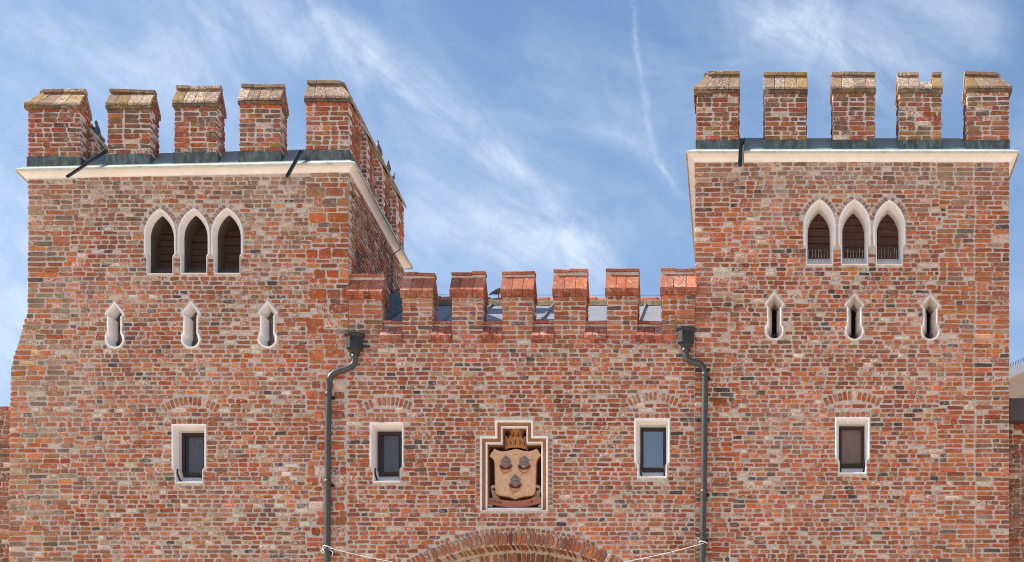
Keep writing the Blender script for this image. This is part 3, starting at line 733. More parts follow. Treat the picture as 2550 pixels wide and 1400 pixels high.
outl = [(X(a)+.006, Z(b)) for a, b in BUTT] + [(X(862), ZB), (X(862), Z(852)), (XL1-.006, Z(852)), (XL1-.006, zLr)]
wall_sheet('wall', outl, lh, 'mortar', LT)
def arch_over(holes, bricks, cxp, ytop, half, rise_r, n, leng=22, pal='arch'):
    R = px(rise_r); cx, cz = X(cxp), Z(ytop) - R; a = math.asin(half/rise_r)
    holes.append(ring_poly(cx, cz, R - px(leng), R, -a, a)); arc_ring(bricks, cx, cz, R - px(leng), R, -a, a, n, pal, gap=0.26)
def lintel(holes, bricks, x0p, x1p, ytop, ybot, n=7):
    holes.append([(X(x0p), Z(ytop)), (X(x1p), Z(ytop)), (X(x1p), Z(ybot)), (X(x0p), Z(ybot))])
    w = (X(x1p) - X(x0p))/n
    for k in range(n):
        u = X(x0p) + w*(k+.5); bricks.append(Brick(FRONT, u, (Z(ytop)+Z(ybot))/2, w*RB.uniform(.72, .86), (Z(ytop)-Z(ybot))*RB.uniform(.82, .94), pick('arch', u, 8, 0, .25)))
holes = list(lh); B = []
arch_over(holes, B, 474, 987.5, 76, 139, 13); lintel(holes, B, 427, 517, 1043, 1056)
# bricks set round the lancet heads
def lancet_ring(holes, B, cxp, ytop, ybot, rw=10):
    cx, zb = X(cxp), Z(ybot); ht = Z(ytop) - zb
    o = lancet(px(40), px(33), ht, ht*0.60, px(52)); big = lancet(px(40+rw+1), px(40+rw+1), ht+px(rw+2), ht*0.60, px(52))
    top = [(x, z) for x, z in big if z >= ht*0.72]; holes.append(pts_world(cx, zb, [(top[0][0], ht*.72)] + top + [(top[-1][0], ht*.72)]))
    up = [(x, z) for x, z in o if z > ht*0.70]; big2 = [(x, z) for x, z in lancet(px(40+rw*.55), px(40+rw*.55), ht+px(rw*.6), ht*0.60, px(52)) if z > ht*0.72]
    for k in range(0, len(big2)):
        (x, z) = big2[k]; q = big2[min(k+1, len(big2)-1)]; p = big2[max(k-1, 0)]
        ang = math.atan2(q[1]-p[1], q[0]-p[0])
        if abs(x) < 0.01: continue
        B.append(Brick(FRONT, cx + x, zb + z, 0.056*RB.uniform(.8, 1.1), 0.062, pick('old', cx, zb+z, .7, .5), ang))
for c, yt, yb in ((399, 519, 684), (483, 518, 683), (566, 517, 683)): lancet_ring(holes, B, c, yt, yb)
def wl_top(u, z): 
    t = (z - Z(640))/(Z(445) - Z(640)); return max(0.0, min(0.62, t*0.75)) + 0.09
def tooth(base, amp, step, off=0.0):
    return lambda z, i: base + off + amp*((int(z/step)*7919) % 7 % 5 - 2)/2.0
fill(B, FRONT, ZB, zLl - .005, 0.0925, lambda z, i: left_edge(z), tooth(X(186), 0.08, .185, -.012), holes, 'long', 'pier', 0.026, 0.022, lambda u, z: 0.35 if z < Z(520) else 0.6, 0.15)
fill(B, FRONT, ZB, zLr - .075, 0.0812, tooth(X(186), 0.08, .185, .012), tooth(X(775), .09, .18, -.012), holes, 'old', 'old', 0.025, 0.022, wl_top, 0.46)
fill(B, FRONT, ZB, zLr - .004, 0.090, tooth(X(775), .09, .18, .012), lambda z, i: XL1 if z > Z(850) else X(858) + .03*(i % 2), holes, 'block', 'quoin', 0.026, 0.024, lambda u, z: wl_top(u, z)*.8, 0.2, dbl=0.30)
emit(B, LT, 300, 'brick_single', 'brick_mass')
# right flank
FB = []; flank_bricks(FB, XL1, DL, Z(880), zLr - .01, 1, lambda u, z: 0.12)
mb = MB()
for b in FB: add_brick(mb, b)
mb.build('flank_brickwork', 'brick_mass', LT, kind='stuff', recalc=False)
mb = MB()
x0, x1 = XL0 + .02, XL1 - .003
mb.add([(x1, 0.002, 0), (x1, DL-.003, 0), (x1, DL-.003, zLr), (x1, .002, zLr)], [(0, 1, 2, 3)]); mb.build('flank_wall', 'mortar', LT)
mb = MB(); mb.add([(x1, DL, 0), (x0, DL, 0), (x0, DL, zLl), (x1, DL, zLr), (x0, .004, 0), (x0, .004, zLl)], [(0, 1, 2, 3), (1, 4, 5, 2)]); mb.build('rear_wall', 'brick_far', LT)
mb = MB(); mb.add([(X(22), 0, 0), (X(862), 0, 0), (X(862), 0, ZB), (X(22), 0, ZB)], [(0, 1, 2, 3)]); mb.build('lower_wall', 'brick_far', LT)
mb = MB(); mb.add([(X(22), 0, 0), (X(22), 0, ZB), (X(28), 0, Z(915)), (X(69), 0, Z(780)), (X(69), 1.2, Z(780)), (X(28), 1.2, Z(915)), (X(22), 1.2, ZB), (X(22), 1.2, 0)], [(0, 1, 6, 7), (1, 2, 5, 6), (2, 3, 4, 5)]); mb.build('buttress_side', 'brick_far', LT)
tower_top(LT, XL0, XL1, DL, zfl, 0.10)
for xl, xr, yb, yf, ye, yr, cn in ((70, 200, 409, 391, 267, 229, 'L'), (268, 374, 404, 385, 267, 230, None), (434, 540, 400, 381, 262, 221, None), (597, 698, 397, 378, 256, 216, None), (762, 868, 392, 374, 250, 208, 'R')):
    tower_merlon(LT, xl, xr, yb, yf, ye, yr, cn, None, 'merlon', {70: .06, 268: .6, 434: .55, 597: .38, 762: .12}[xl])
zbR, zfR, zeR, zrR = Z(392) - .12, Z(374), Z(250, -.055), Z(208, T/2)
for d0, d1 in ((1.29, 1.84), (2.51, 3.11), (3.70, 4.34)): flank_merlon(LT, XL1 - T, XL1, d0, d1, zbR, zfR, zeR, zrR)
flank_merlon(LT, X(70) + .28, X(70) + .66, 1.35, 1.95, Z(409) - .25, Z(385), Z(262, -.055), Z(229, T/2))
spout(LT, (X(268, .35), 0.35, Z(372, .35)), (X(168, -1.0), -1.0, Z(438, -1.0)), r=.036)
spout(LT, (X(752, .1), 0.1, Z(372, .1)), (X(715, -.8), -0.8, Z(438, -.8)), r=.036)
mb = MB(); mb.tube([(XL1+.02, 3.32, zLr + .1), (XL1+.17, 3.30, zLr + .12), (XL1+.17, 3.28, zLr - .02), (XL1+.02, 3.25, zLr - .15), (XL1+.02, 3.22, Z(690)), (XL1+.02, 3.1, Z(900))], 0.010, 6); mb.build('lightning_conductor', 'dark_metal', LT)

# ================================================================ right tower
XR0, XR1, DR = X(1731), X(2513), 4.3
zR = Z(404)
RT = empty('brick_tower', (XR0 + 2.8, 0, 0), 'square brick tower right of the gate, straight sided, its loopholes weathered', 'tower'); RT['wl'] = tuple(RT.location)
rh = []
RLAN = ((2041, 496, 661), (2128, 496, 661), (2214.5, 498, 661))
for c, yt, yb in RLAN: rh.append(make_lancet(RT, c, yt, yb, True, False))
for c, yt, yb in ((1929, 727, 848), (2128, 729, 849), (2317, 731, 849)): rh.append(make_slit(RT, c, yt, yb, True))
rh.append(make_window(RT, 2123, 1040, 1181, 'glass_dim', 'curtain_brown'))
wall_sheet('wall', [(XR0+.006, ZB), (XR1-.006, ZB), (XR1-.006, zR), (XR0+.006, zR)], rh, 'mortar', RT)
holes = list(rh); B = []
arch_over(holes, B, 2122, 975, 75, 165, 12); lintel(holes, B, 2079, 2168, 1026, 1039)
for c, yt, yb in RLAN: lancet_ring(holes, B, c, yt, yb)
def wr_top(u, z):
    t = (z - Z(540))/(Z(404) - Z(540)); return max(0.0, min(0.66, t*0.85)) + 0.04
fill(B, FRONT, ZB, zR - .004, 0.0885, lambda z, i: XR0, tooth(X(1830), 0.09, .177, -.012), holes, 'long', 'red', 0.026, 0.022, lambda u, z: wr_top(u, z), 0.22)
fill(B, FRONT, ZB, zR - .004, 0.0808, tooth(X(1830), 0.09, .177, .012), tooth(X(2345), .09, .169, -.012), holes, 'old', 'red', 0.025, 0.022, wr_top, 0.42)
fill(B, FRONT, ZB, zR - .004, 0.0845, tooth(X(2345), .09, .169, .012), tooth(X(2428), .02, .51, -.013), holes, 'long', 'orange', 0.026, 0.022, wr_top, 0.12)
fill(B, FRONT, ZB, zR - .004, 0.0850, tooth(X(2428), .02, .51, .013), lambda z, i: XR1, holes, 'long', 'red', 0.026, 0.022, wr_top, 0.22)
emit(B, RT, 300, 'brick_single', 'brick_mass')
mb = MB(); x0, x1 = XR0 + .003, XR1 - .003
mb.add([(x0, .003, 0), (x1, .003, 0), (x1, DR, 0), (x0, DR, 0), (x0, .003, zR), (x1, .003, zR), (x1, DR, zR), (x0, DR, zR)], [(1, 2, 6, 5), (2, 3, 7, 6), (3, 0, 4, 7)]); mb.build('rear_wall', 'brick_far', RT)
mb = MB(); mb.add([(XR0, 0, 0), (XR1, 0, 0), (XR1, 0, ZB), (XR0, 0, ZB)], [(0, 1, 2, 3)]); mb.build('lower_wall', 'brick_far', RT)
tower_top(RT, XR0, XR1, DR, lambda x: zR, 0.115)
for xl, xr, cn, br in ((1735, 1839, 'L', None), (1904, 2008, None, None), (2074, 2178, None, None), (2239, 2344, None, (2, 3)), (2408, 2512, 'R', None)):
    tower_merlon(RT, xl, xr, 371, 350, 226 + RB.uniform(-1, 3), 186 + RB.uniform(-1, 1), cn, br, 'merlon', {1735: .22, 1904: .8, 2074: .65, 2239: .45, 2408: .35}[xl])
spout(RT, (X(1848, .2), 0.2, Z(342, .2)), (X(1845, -.8), -0.8, Z(407, -.8)), r=.05)

# ================================================================ gatehouse wall
GX0, GX1 = X(862), X(1731)
GT = empty('gatehouse_wall', (X(1283), 0, 0), 'lower brick gatehouse wall between the two towers with small battlements and arched gateway', 'gatehouse'); GT['wl'] = tuple(GT.location)
gh = []
gh.append(make_window(GT, 963.5, 1053, 1202, 'glass_low', 'curtain_grey', 42, 34))
gh.append(make_window(GT, 1624.5, 1043, 1191, 'glass_high', 'curtain_grey', 44, 37))
CREST = [(1196, 1272), (1196, 1088), (1234, 1088), (1234, 1048), (1328, 1048), (1328, 1087), (1365, 1087), (1365, 1272)]
crest_w = [(X(a), Z(b)) for a, b in CREST]; gh.append(crest_w)
acx, R1 = X(1283), px(560); acz = Z(1325) - R1; R0 = R1 - px(32); jamb = 2.6; ja = math.asin(jamb/R0)
arcpts = [(acx + R0*math.sin(t), acz + R0*math.cos(t)) for t in [-ja + 2*ja*k/24 for k in range(25)]]
ztop = Z(846)
wall_sheet('wall', [(GX0, 0), (acx-jamb, 0)] + arcpts + [(acx+jamb, 0), (GX1, 0), (GX1, ztop), (GX0, ztop)], gh, 'mortar', GT)
holes = list(gh); B = []
arch_over(holes, B, 967, 988, 63, 132, 11); lintel(holes, B, 923, 1006, 1040, 1052)
arch_over(holes, B, 1626, 976, 67, 132, 12); lintel(holes, B, 1580, 1668, 1030, 1042)
am = 0.80
n1 = int(2*am*R1/0.083)
arc_ring(B, acx, acz, R0, R1, -am, am, n1, 'arch', dep=0.45, gap=0.22)
holes.append(ring_poly(acx, acz, 0.5, R1 + .004, -am, am, 40))
arc_ring(B, acx, acz, R1 + .012, R1 + .075, -0.36, 0.36, 32, 'arch', gap=0.2); holes.append(ring_poly(acx, acz, R1, R1 + .08, -0.36, 0.36, 20))
# brick edging up both sides of the crest frame
for sx, xs in ((-1, 1190), (1, 1371)):
    holes.append([(X(xs-5), Z(1092)), (X(xs+5), Z(1092)), (X(xs+5), Z(1262)), (X(xs-5), Z(1262))])
    for k in range(15):
        zc = Z(1098 + 11.2*k); B.append(Brick(FRONT, X(xs), zc, px(8.5), px(8.6), pick('arch', X(xs), zc, 0, .2)))
fill(B, FRONT, ZB, ztop, 0.0812, lambda z, i: X(868) + .012 if z > Z(854) else GX0 + .02 + .035*(i % 2), lambda z, i: GX1 - .012, holes, 'old', 'red', 0.025, 0.022, lambda u, z: 0.04, 0.38)
B = [b for b in B if not (b.v < ZB - .05)]
emit(B, GT, 300, 'brick_single', 'brick_mass')
# recessed inner arch and passage
B2 = []; arc_ring(B2, acx, acz, R0 - .42, R0 - .05, -am, am, int(n1*.9), 'dull', dep=.3, y=0.47, gap=.2)
mb = MB()
for b in B2: add_brick(mb, b)
mb.build('inner_arch_brickwork', 'brick_mass', GT, kind='stuff', recalc=False)
sofp = [(acx + (x_ - acx)*(1 + .024/R0), acz + (z_ - acz)*(1 + .024/R0)) for x_, z_ in arcpts]
mb = MB(); mb.loft([ring3(sofp, 0.003), ring3(sofp, 0.5)], closed=False); mb.build('arch_soffit', 'mortar', GT)
R2 = R0 - .42; in_pts = [(acx + R2*math.sin(t), acz + R2*math.cos(t)) for t in [-.7 + 1.4*k/24 for k in range(25)]]
wall_sheet('inner_arch_wall', [(acx - jamb - .3, 0), (in_pts[0][0], 0)] + in_pts + [(in_pts[-1][0], 0), (acx + jamb + .3, 0), (acx + jamb + .3, acz + R0 + .1), (acx - jamb - .3, acz + R0 + .1)], [], 'mortar', GT, 0.48)
mb = MB(); mb.add([(GX0, 3.9, 0), (GX1, 3.9, 0), (GX1, 3.9, Z(760, 4)), (GX0, 3.9, Z(760, 4))], [(0, 1, 2, 3)]); mb.build('rear_wall', 'brick_far', GT)
# battlements of the gate wall
def moulded_eave(par, x0, x1, zt, n, y0=0.0, name='moulding_brick'):
    prof = [(0.10, 0), (-.085, 0), (-.088, -.045), (-.070, -.052), (-.058, -.062), (-.054, -.088), (-.034, -.10), (-.03, -.112), (0.10, -.112)]
    w = (x1 - x0)/n
    for k in range(n):
        a, b = x0 + w*k + .003, x0 + w*(k+1) - .003; dz, dy = RB.uniform(-.004, .004), RB.uniform(-.004, .004); mb = MB()
        mb.prism([(a, y0+p+dy, zt+q+dz) for p, q in prof], [(b, y0+p+dy, zt+q+dz) for p, q in prof]); cc = cap_col('red'); col_obj(mb.build(name, 'tile_red', par), (cc[0]*.72, cc[1]*.66, cc[2]*.66, cc[3]*.7))
def coping(par, x0, x1, ytop, yslope, n, cols, deep=T, ridge=True, ends=True):
    zt = Z(yslope, -.085); zr = Z(ytop, deep/2)
    moulded_eave(par, x0, x1, zt, n)
    mb = MB(); ym = deep/2
    cu = [0] + sorted(k/cols + RB.uniform(-.06, .06) for k in range(1, cols)) + [1]
    for a, b in zip(cu, cu[1:]):
        mb = MB(); xa_, xb_ = x0 + (x1-x0)*a + .003, x0 + (x1-x0)*b - .003; j = RB.uniform(-.005, .005)
        slab(mb, (xa_, -.075, zt + .006), (xb_, -.075, zt + .006), (xb_, ym-.04, zr - .045 + j), (xa_, ym-.04, zr - .045 + j), .07); col_obj(bevel(mb.build('slope_brick', 'tile_red', par), .005), cap_col('red'))
    mb = MB(); slab(mb, (x1, deep+.06, zt), (x0, deep+.06, zt), (x0, ym-.03, zr-.05), (x1, ym-.03, zr-.05)); col_obj(mb.build('coping_back', 'tile_red', par), cap_col('red'))
    f = RB.uniform(.3, .7); prof = [(-.125, -.075), (-.125, .02), (-.08, .05), (.08, .05), (.125, .02), (.125, -.075)]
    mb = MB(); mb.box(x0+.01, x1-.01, ym-.065, ym+.065, zr-.085, zr-.03); mb.build('mortar_bed', 'mortar', par)
    for a, b in ((0, f), (f, 1)):
        j = RB.uniform(-.012, .014); mb = MB(); xa_, xb_ = x0+(x1-x0)*a+.002, x0+(x1-x0)*b-.002; tl = RB.uniform(-.006, .006)
        mb.prism([(xa_, ym+p*.8, zr+q*.5+j-tl) for p, q in prof], [(xb_, ym+p*.8, zr+q*.5+j+tl) for p, q in prof]); col_obj(bevel(mb.build('ridge_tile', 'tile_red', par), .006), cap_col('red'))
    return zt, zr
GM = ((868, 950, 690, 725), (1002, 1076, 686, 722), (1125, 1202, 684, 721), (1251, 1326, 682, 720), (1380, 1458, 678, 719), (1511, 1587, 677, 717), (1648, 1731.5, 675, 715))
for k, (xl, xr, yt, ys) in enumerate(GM):
    x0, x1 = X(xl), X(xr); zb = ztop; ze = Z(ys, -.085) - .11; zr = Z(yt, T/2)
    m = empty('merlon', (x0, 0, zb)); m['wl'] = (x0, 0, zb); attach_part(m, GT)
    mb = MB(); mb.box(x0+.004, x1-.004, .004, T-.004, zb - .02, ze + .11); gable_core(mb, x0+.004, x1-.004, .004, T-.004, ze+.11, zr - .03); mb.build('core', 'mortar', m)
    bl = []; fill(bl, FRONT, zb, ze, 0.0868, lambda z, i: x0, lambda z, i: x1, [], 'reg', 'gate', .026, .025, None, .16)
    for b in bl: single_brick(b, m, 'brick_single')
    sd = []
    side_bricks(sd, x1, 0, T, zb, ze + .08, zr, 1, 'gate', pitch=.0868); side_bricks(sd, x0, 0, T, zb, ze + .08, zr, -1, 'gate', pitch=.0868)
    mb = MB()
    for b in sd: add_brick(mb, b)
    mb.build('side_brickwork', 'brick_mass', m, kind='stuff', recalc=False)
    coping(m, x0 - .03, x1 + .03, yt, ys, 6, 3)
SILL = ((951, 1001), (1077, 1124), (1203, 1250), (1327, 1379), (1459, 1510), (1588, 1647))
for a, b in SILL:
    s = empty('crenel_sill', (X(a), 0, ztop)); s['wl'] = (X(a), 0, ztop); attach_part(s, GT)
    mb = MB(); mb.box(X(a) + .002, X(b) - .002, .01, T - .01, ztop - .03, Z(838)); mb.build('core', 'mortar', s)
    coping(s, X(a) - .028, X(b) + .012, 806, 835, 4, 3)
# roof behind the battlements
RY0, RY1 = 0.55, 3.9; rz0, rz1 = Z(830, RY0), Z(755, RY1)
roof = empty('roof', (X(1283), RY0, rz0)); roof['wl'] = (X(1283), RY0, rz0); attach_part(roof, GT)
cuts = [X(880) + k*0.62 for k in range(12)]
for a, b in zip(cuts, cuts[1:]):
    b = min(b, XR0 - .01)
    if b - a < .05: continue
    mb = MB(); th = .03; mb.prism([(a+.003, RY0, rz0-th), (b-.003, RY0, rz0-th), (b-.003, RY1, rz1-th), (a+.003, RY1, rz1-th)], [(a+.003, RY0, rz0), (b-.003, RY0, rz0), (b-.003, RY1, rz1), (a+.003, RY1, rz1)]); mb.build('roof_sheet', 'zinc', roof)
    mb = MB(); mb.prism([(a-.015, RY0, rz0-.01), (a+.015, RY0, rz0-.01), (a+.015, RY0, rz0+.045), (a-.015, RY0, rz0+.045)], [(a-.015, RY1, rz1-.01), (a+.015, RY1, rz1-.01), (a+.015, RY1, rz1+.045), (a-.015, RY1, rz1+.045)]); mb.build('standing_seam', 'zinc', roof)
x = X(900)
while x < XR0 - .05:
    w = min(RB.uniform(.28, .36), XR0 - .02 - x); mb = MB(); j = RB.uniform(-.02, .02)
    prof = [(-.14, -.10), (-.10, .02), (0, .085), (.10, .02), (.14, -.10)]
    mb.prism([(x, RY1+p, rz1+.03+q+j) for p, q in prof], [(x+w, RY1+p, rz1+.05+q+j) for p, q in prof]); col_obj(bevel(mb.build('ridge_tile', 'tile_red', roof), .01), cap_col('red')); x += w
mb = MB(); n = 90; top, bot, frt = [], [], []
for k in range(n+1):
    xx = X(900) + (XR0 - .03 - X(900))*k/n; q = .05*mnoise.noise(Vector((xx*4, 0, 2))) + .02*mnoise.noise(Vector((xx*15, 3, 2)))
    bot.append((xx, RY1 - .32 - q, rz1 - .16 - q*.5)); frt.append((xx, RY1 - .26, rz1 - .06 + q)); top.append((xx, RY1 - .10, rz1 + .03 + q*.6))
mb.loft([bot, frt, top], closed=False); mb.build('moss_bed', 'moss', roof)
mb = MB(); mb.tube([(X(880, 3.9), RY1, rz1 + .17), (X(1731, 3.9), RY1, rz1 + .16)], .004, 5); mb.build('ridge_wire', 'dark_metal', roof)
# lead valley where the roof meets the left tower
mb = MB(); mb.prism([(XL1+.012, .5, rz0-.1), (XL1+.30, .5, rz0-.02), (XL1+.30, .5, rz0+.01), (XL1+.03, .5, rz0+.30), (XL1+.012, .5, rz0+.30)], [(XL1+.012, RY1, rz1-.1), (XL1+.30, RY1, rz1-.02), (XL1+.30, RY1, rz1+.01), (XL1+.03, RY1, rz1+.30), (XL1+.012, RY1, rz1+.30)]); mb.build('valley_flashing', 'copper', roof)

# ================================================================ coat of arms in its stepped frame
def crest_pt(zx, zy): return X(1170 + zx/5.187, .08), Z(1030 + zy/5.187, .08)
CA = empty('coat_of_arms', (X(1283), 0, Z(1272)), 'carved stone shield with three grey hats and mural crown in white stepped frame', 'coat of arms'); CA['wl'] = tuple(CA.location)
def inset_step(pts, d):
    sg = [(1, 1), (1, -1), (1, -1), (1, -1), (-1, -1), (-1, -1), (-1, -1), (-1, 1)]
    return [(x + d*s, z + d*(q if q < 0 else 0.18)) for (x, z), (s, q) in zip(pts, sg)]
def stepped(name, d0, d1, ya, yb, yc, mat):
    A, Bq = inset_step(crest_w, d0), inset_step(crest_w, d1); mb = MB(); mb.loft([ring3(A, yb), ring3(A, ya), ring3(Bq, ya), ring3(Bq, yc)]); return mb.build(name, mat, CA)
bevel(stepped('outer_frame', 0, px(4.5), -.03, .05, .05, 'frame_stone'), .006)
stepped('frame_groove', px(4.5)+.001, px(13), .03, .04, .05, 'ochre_dark')
bevel(stepped('inner_frame', px(13)+.001, px(17), -.005, .06, .10, 'frame_stone'), .006)
stepped('niche_lining', px(18)+.001, px(19), .10, .10, .34, 'ochre_dark')
I = inset_step(crest_w, px(18)); zc = [z for _, z in I]
mb = MB(); mb.box(X(1196), X(1365), .30, .33, Z(1272), Z(1048)); mb.build('niche_back', 'maroon', CA)
mb = MB(); mb.prism([(X(1214), -.012, Z(1271)), (X(1347), -.012, Z(1271)), (X(1347), .30, Z(1262)), (X(1214), .30, Z(1262))], [(X(1214), -.012, Z(1266)), (X(1347), -.012, Z(1266)), (X(1347), .30, Z(1252)), (X(1214), .30, Z(1252))]); mb.build('niche_sill', 'white_render', CA)
def smooth_closed(pts, it=1):
    for _ in range(it):
        q = []
        for i in range(len(pts)):
            a, b = pts[i], pts[(i+1) % len(pts)]; q += [(a[0]*.8+b[0]*.2, a[1]*.8+b[1]*.2), (a[0]*.2+b[0]*.8, a[1]*.2+b[1]*.8)]
        pts = q
    return pts
SH = [(315,445),(345,470),(400,483),(460,482),(530,468),(590,448),(650,466),(720,480),(780,482),(835,468),(865,445),(895,490),(930,542),(895,562),(872,595),(860,640),(858,820),(852,990),(838,1035),(805,1060),(745,1068),(680,1075),(625,1092),(585,1112),(545,1092),(490,1075),(430,1068),(370,1058),(338,1035),(325,990),(318,820),(316,640),(302,595),(280,565),(243,550),(280,495)]
shp = [crest_pt(*p) for p in smooth_closed(SH)]; scx, scz = crest_pt(587, 760)
def scaled(pts, k): return [(scx + (x-scx)*k, scz + (z-scz)*k) for x, z in pts]
mb = MB(); mb.loft([ring3(shp, .28), ring3(shp, .10), ring3(scaled(shp, .99), .085)], True); shield_edge = mb.build('shield_rim', 'ochre', CA)
mb = MB(); mb.loft([ring3(scaled(shp, .99), .085), ring3(scaled(shp, .965), .070), ring3(scaled(shp, .94), .078), ring3(scaled(shp, .5), .068)], True, False, True); mb.build('shield', 'stone_beige', CA)
def hat(zx, zy):
    cx, cz = crest_pt(zx, zy); h = empty('iron_hat', (cx, .07, cz)); h['wl'] = (cx, .07, cz); attach_part(h, CA); u = 0.93/5.187/S
    def P(x, y, d): return (cx + x*u, d, cz - y*u)
    mb = MB()   # pointed crown with a centre ridge
    mb.add([P(-78, -30, .068), P(0, -100, .05), P(78, -30, .068), P(62, -8, .05), P(0, -12, .0), P(-62, -8, .05), P(0, -52, .0), P(0, -8, .07)],
           [(0, 1, 6), (1, 2, 6), (0, 6, 4, 5), (6, 2, 3, 4), (5, 4, 7), (4, 3, 7)]); mb.build('crown', 'hat_grey', h)
    mb = MB()   # drooping brim
    mb.add([P(-64, -6, .06), P(0, -10, .015), P(64, -6, .06), P(105, 52, .066), P(58, 44, .02), P(0, 82, -.02), P(-58, 44, .02), P(-105, 52, .066)],
           [(0, 1, 5, 6), (1, 2, 4, 5), (2, 3, 4), (0, 6, 7)]); mb.build('brim', 'hat_grey', h)
    mb = MB(); n = 12; top = [P(-88, 48, .064), P(-58, 48, .05), P(0, 84, .04), P(58, 48, .05), P(88, 48, .064)]; bot = [P(-84, 62, .064), P(-50, 92, .062), P(0, 98, .062), P(50, 92, .062), P(84, 62, .064)]
    mb.loft([top, bot], closed=False); mb.build('hat_lining', 'hat_red', h)
    mb = MB(); mb.tube([P(75*math.cos(t), 68 + 72*math.sin(t), .052) for t in [math.pi*k/14 for k in range(15)]], .0075, 6); mb.tube([P(0, 140, .052), P(-6, 152, .05), P(-34, 160, .055), P(-44, 172, .06)], .006, 6); mb.build('chin_cord', 'ochre', h)
hat(467, 640); hat(705, 640); hat(590, 882)
# mural crown: two battlemented tiers, curved in plan
def tier(name, cx, ztop_, zbot, hw_t, hw_b, ydeep, nm, arch_drop):
    mb = MB(); n = nm*4
    def P(t, z, hw, y0=0): a = t*1.25; return (cx + hw*math.sin(a)/math.sin(1.25), y0 + .24 - ydeep*math.cos(a), z - arch_drop*(1 - t*t)*-1)
    bot, top = [], []
    for k in range(n+1):
        t = -1 + 2*k/n; up = (k % 4) in (0, 1, 3) if False else ((k//2) % 2 == 0)
        bot.append(P(t, zbot, hw_b)); top.append(P(t, ztop_ - .012, hw_t))
    mb.loft([bot, top], closed=False)
    inner = [(x*1.0, y + .03, z) for x, y, z in top]; mb.loft([top, inner], closed=False)
    o = mb.build(name, 'ochre', CA)
    for k in range(nm):
        t = -1 + 2*(k+.5)/nm; p = P(t, ztop_ + .008, hw_t, -.006); w = hw_t/nm*.55*max(.35, math.cos(t*1.25)); m2 = MB(); m2.box(p[0]-w, p[0]+w, p[1], p[1]+.035, p[2]-.025, p[2]+.016); m2.build('battlement', 'ochre', CA)
        p = P(t, (ztop_*.45 + zbot*.55), (hw_t+hw_b)/2, -.004); w *= .5; hh = (ztop_ - zbot)*.20
        m2 = MB(); pr = [(-w, -hh), (w, -hh), (w, hh*.5), (w*.6, hh*.9), (0, hh), (-w*.6, hh*.9), (-w, hh*.5)]; m2.prism([(p[0]+a, p[1], p[2]+b) for a, b in pr], [(p[0]+a, p[1]+.02, p[2]+b) for a, b in pr]); m2.build('arched_opening', 'maroon', CA)
cxc, _ = crest_pt(592, 0)
tier('crown_base', cxc, crest_pt(0, 318)[1], crest_pt(0, 462)[1], 176/5.187/S, 148/5.187/S, .20, 7, .02)
tier('crown_tower', cxc, crest_pt(0, 205)[1], crest_pt(0, 318)[1], 98/5.187/S, 80/5.187/S, .14, 4, .008)
# ribbon scroll under the shield
def ribbon(name, pts, halfw, mat, y, bow=.04):
    mb = MB(); a, b = [], []
    for k, (zx, zy) in enumerate(pts):
        x, z = crest_pt(zx, zy); t = (zx - 587)/345.0; yy = y + bow*t*t
        a.append((x, yy, z + halfw)); b.append((x, yy, z - halfw))
    mb.loft([a, b], closed=False); a2 = [(x, yy+.03, z) for x, yy, z in a]; mb.loft([a2, a], closed=False); mb.loft([b, [(x, yy+.03, z) for x, yy, z in b]], closed=False)
    return mb.build(name, mat, CA)
ribbon('ribbon', [(232, 1128), (290, 1132), (350, 1145), (410, 1158), (470, 1168), (530, 1174), (590, 1176), (650, 1172), (710, 1164), (770, 1150), (830, 1135), (880, 1122), (925, 1112)], 44/5.187/S, 'ribbon_red', .06)
for s in (-1, 1):
    c = 587
    mb = MB(); mb.loft([[(*crest_pt(c + s*330, 945)[:1], .16, crest_pt(0, 945)[1]), (*crest_pt(c + s*262, 990)[:1], .16, crest_pt(0, 990)[1])], [(*crest_pt(c + s*316, 1010)[:1], .17, crest_pt(0, 1010)[1]), (*crest_pt(c + s*250, 1040)[:1], .17, crest_pt(0, 1040)[1])], [(*crest_pt(c + s*300, 1085)[:1], .15, crest_pt(0, 1085)[1]), (*crest_pt(c + s*200, 1090)[:1], .15, crest_pt(0, 1090)[1])]], closed=False); mb.build('ribbon_tail', 'ribbon_stone', CA)
    mb = MB(); xx, zz = crest_pt(c + s*318, 945); x2, z2 = crest_pt(c + s*268, 930); mb.tube([(xx, .13, zz), (x2, .13, z2)], [.026, .034], 12); mb.build('ribbon_curl', 'ribbon_stone', CA)
    mb = MB(); xx, zz = crest_pt(c + s*350, 1180); x2, z2 = crest_pt(c + s*300, 1200); mb.tube([(xx, .09, zz), (x2, .10, z2)], [.022, .03], 12); mb.build('ribbon_curl', 'ribbon_stone', CA)
def letters(txt, zx, zy, size, rot, y):
    cu = bpy.data.curves.new('lettering', 'FONT'); cu.body = txt; cu.size = size; cu.extrude = .002; cu.align_x = 'CENTER'; cu.align_y = 'CENTER'
    o = bpy.data.objects.new('lettering', cu); COL.objects.link(o); bpy.context.view_layer.update()
    me = bpy.data.meshes.new_from_object(o); bpy.data.objects.remove(o); me.materials.clear(); me.materials.append(MATS['letter'])
    q = bpy.data.objects.new('lettering', me); COL.objects.link(q); x, z = crest_pt(zx, zy); q.location = (x, y, z); q.rotation_euler = (math.radians(90), rot, 0); attach(q, CA)
letters('S ITOD', 350, 1146, .062, math.radians(9), .068); letters('IF', 803, 1142, .062, math.radians(-12), .068)

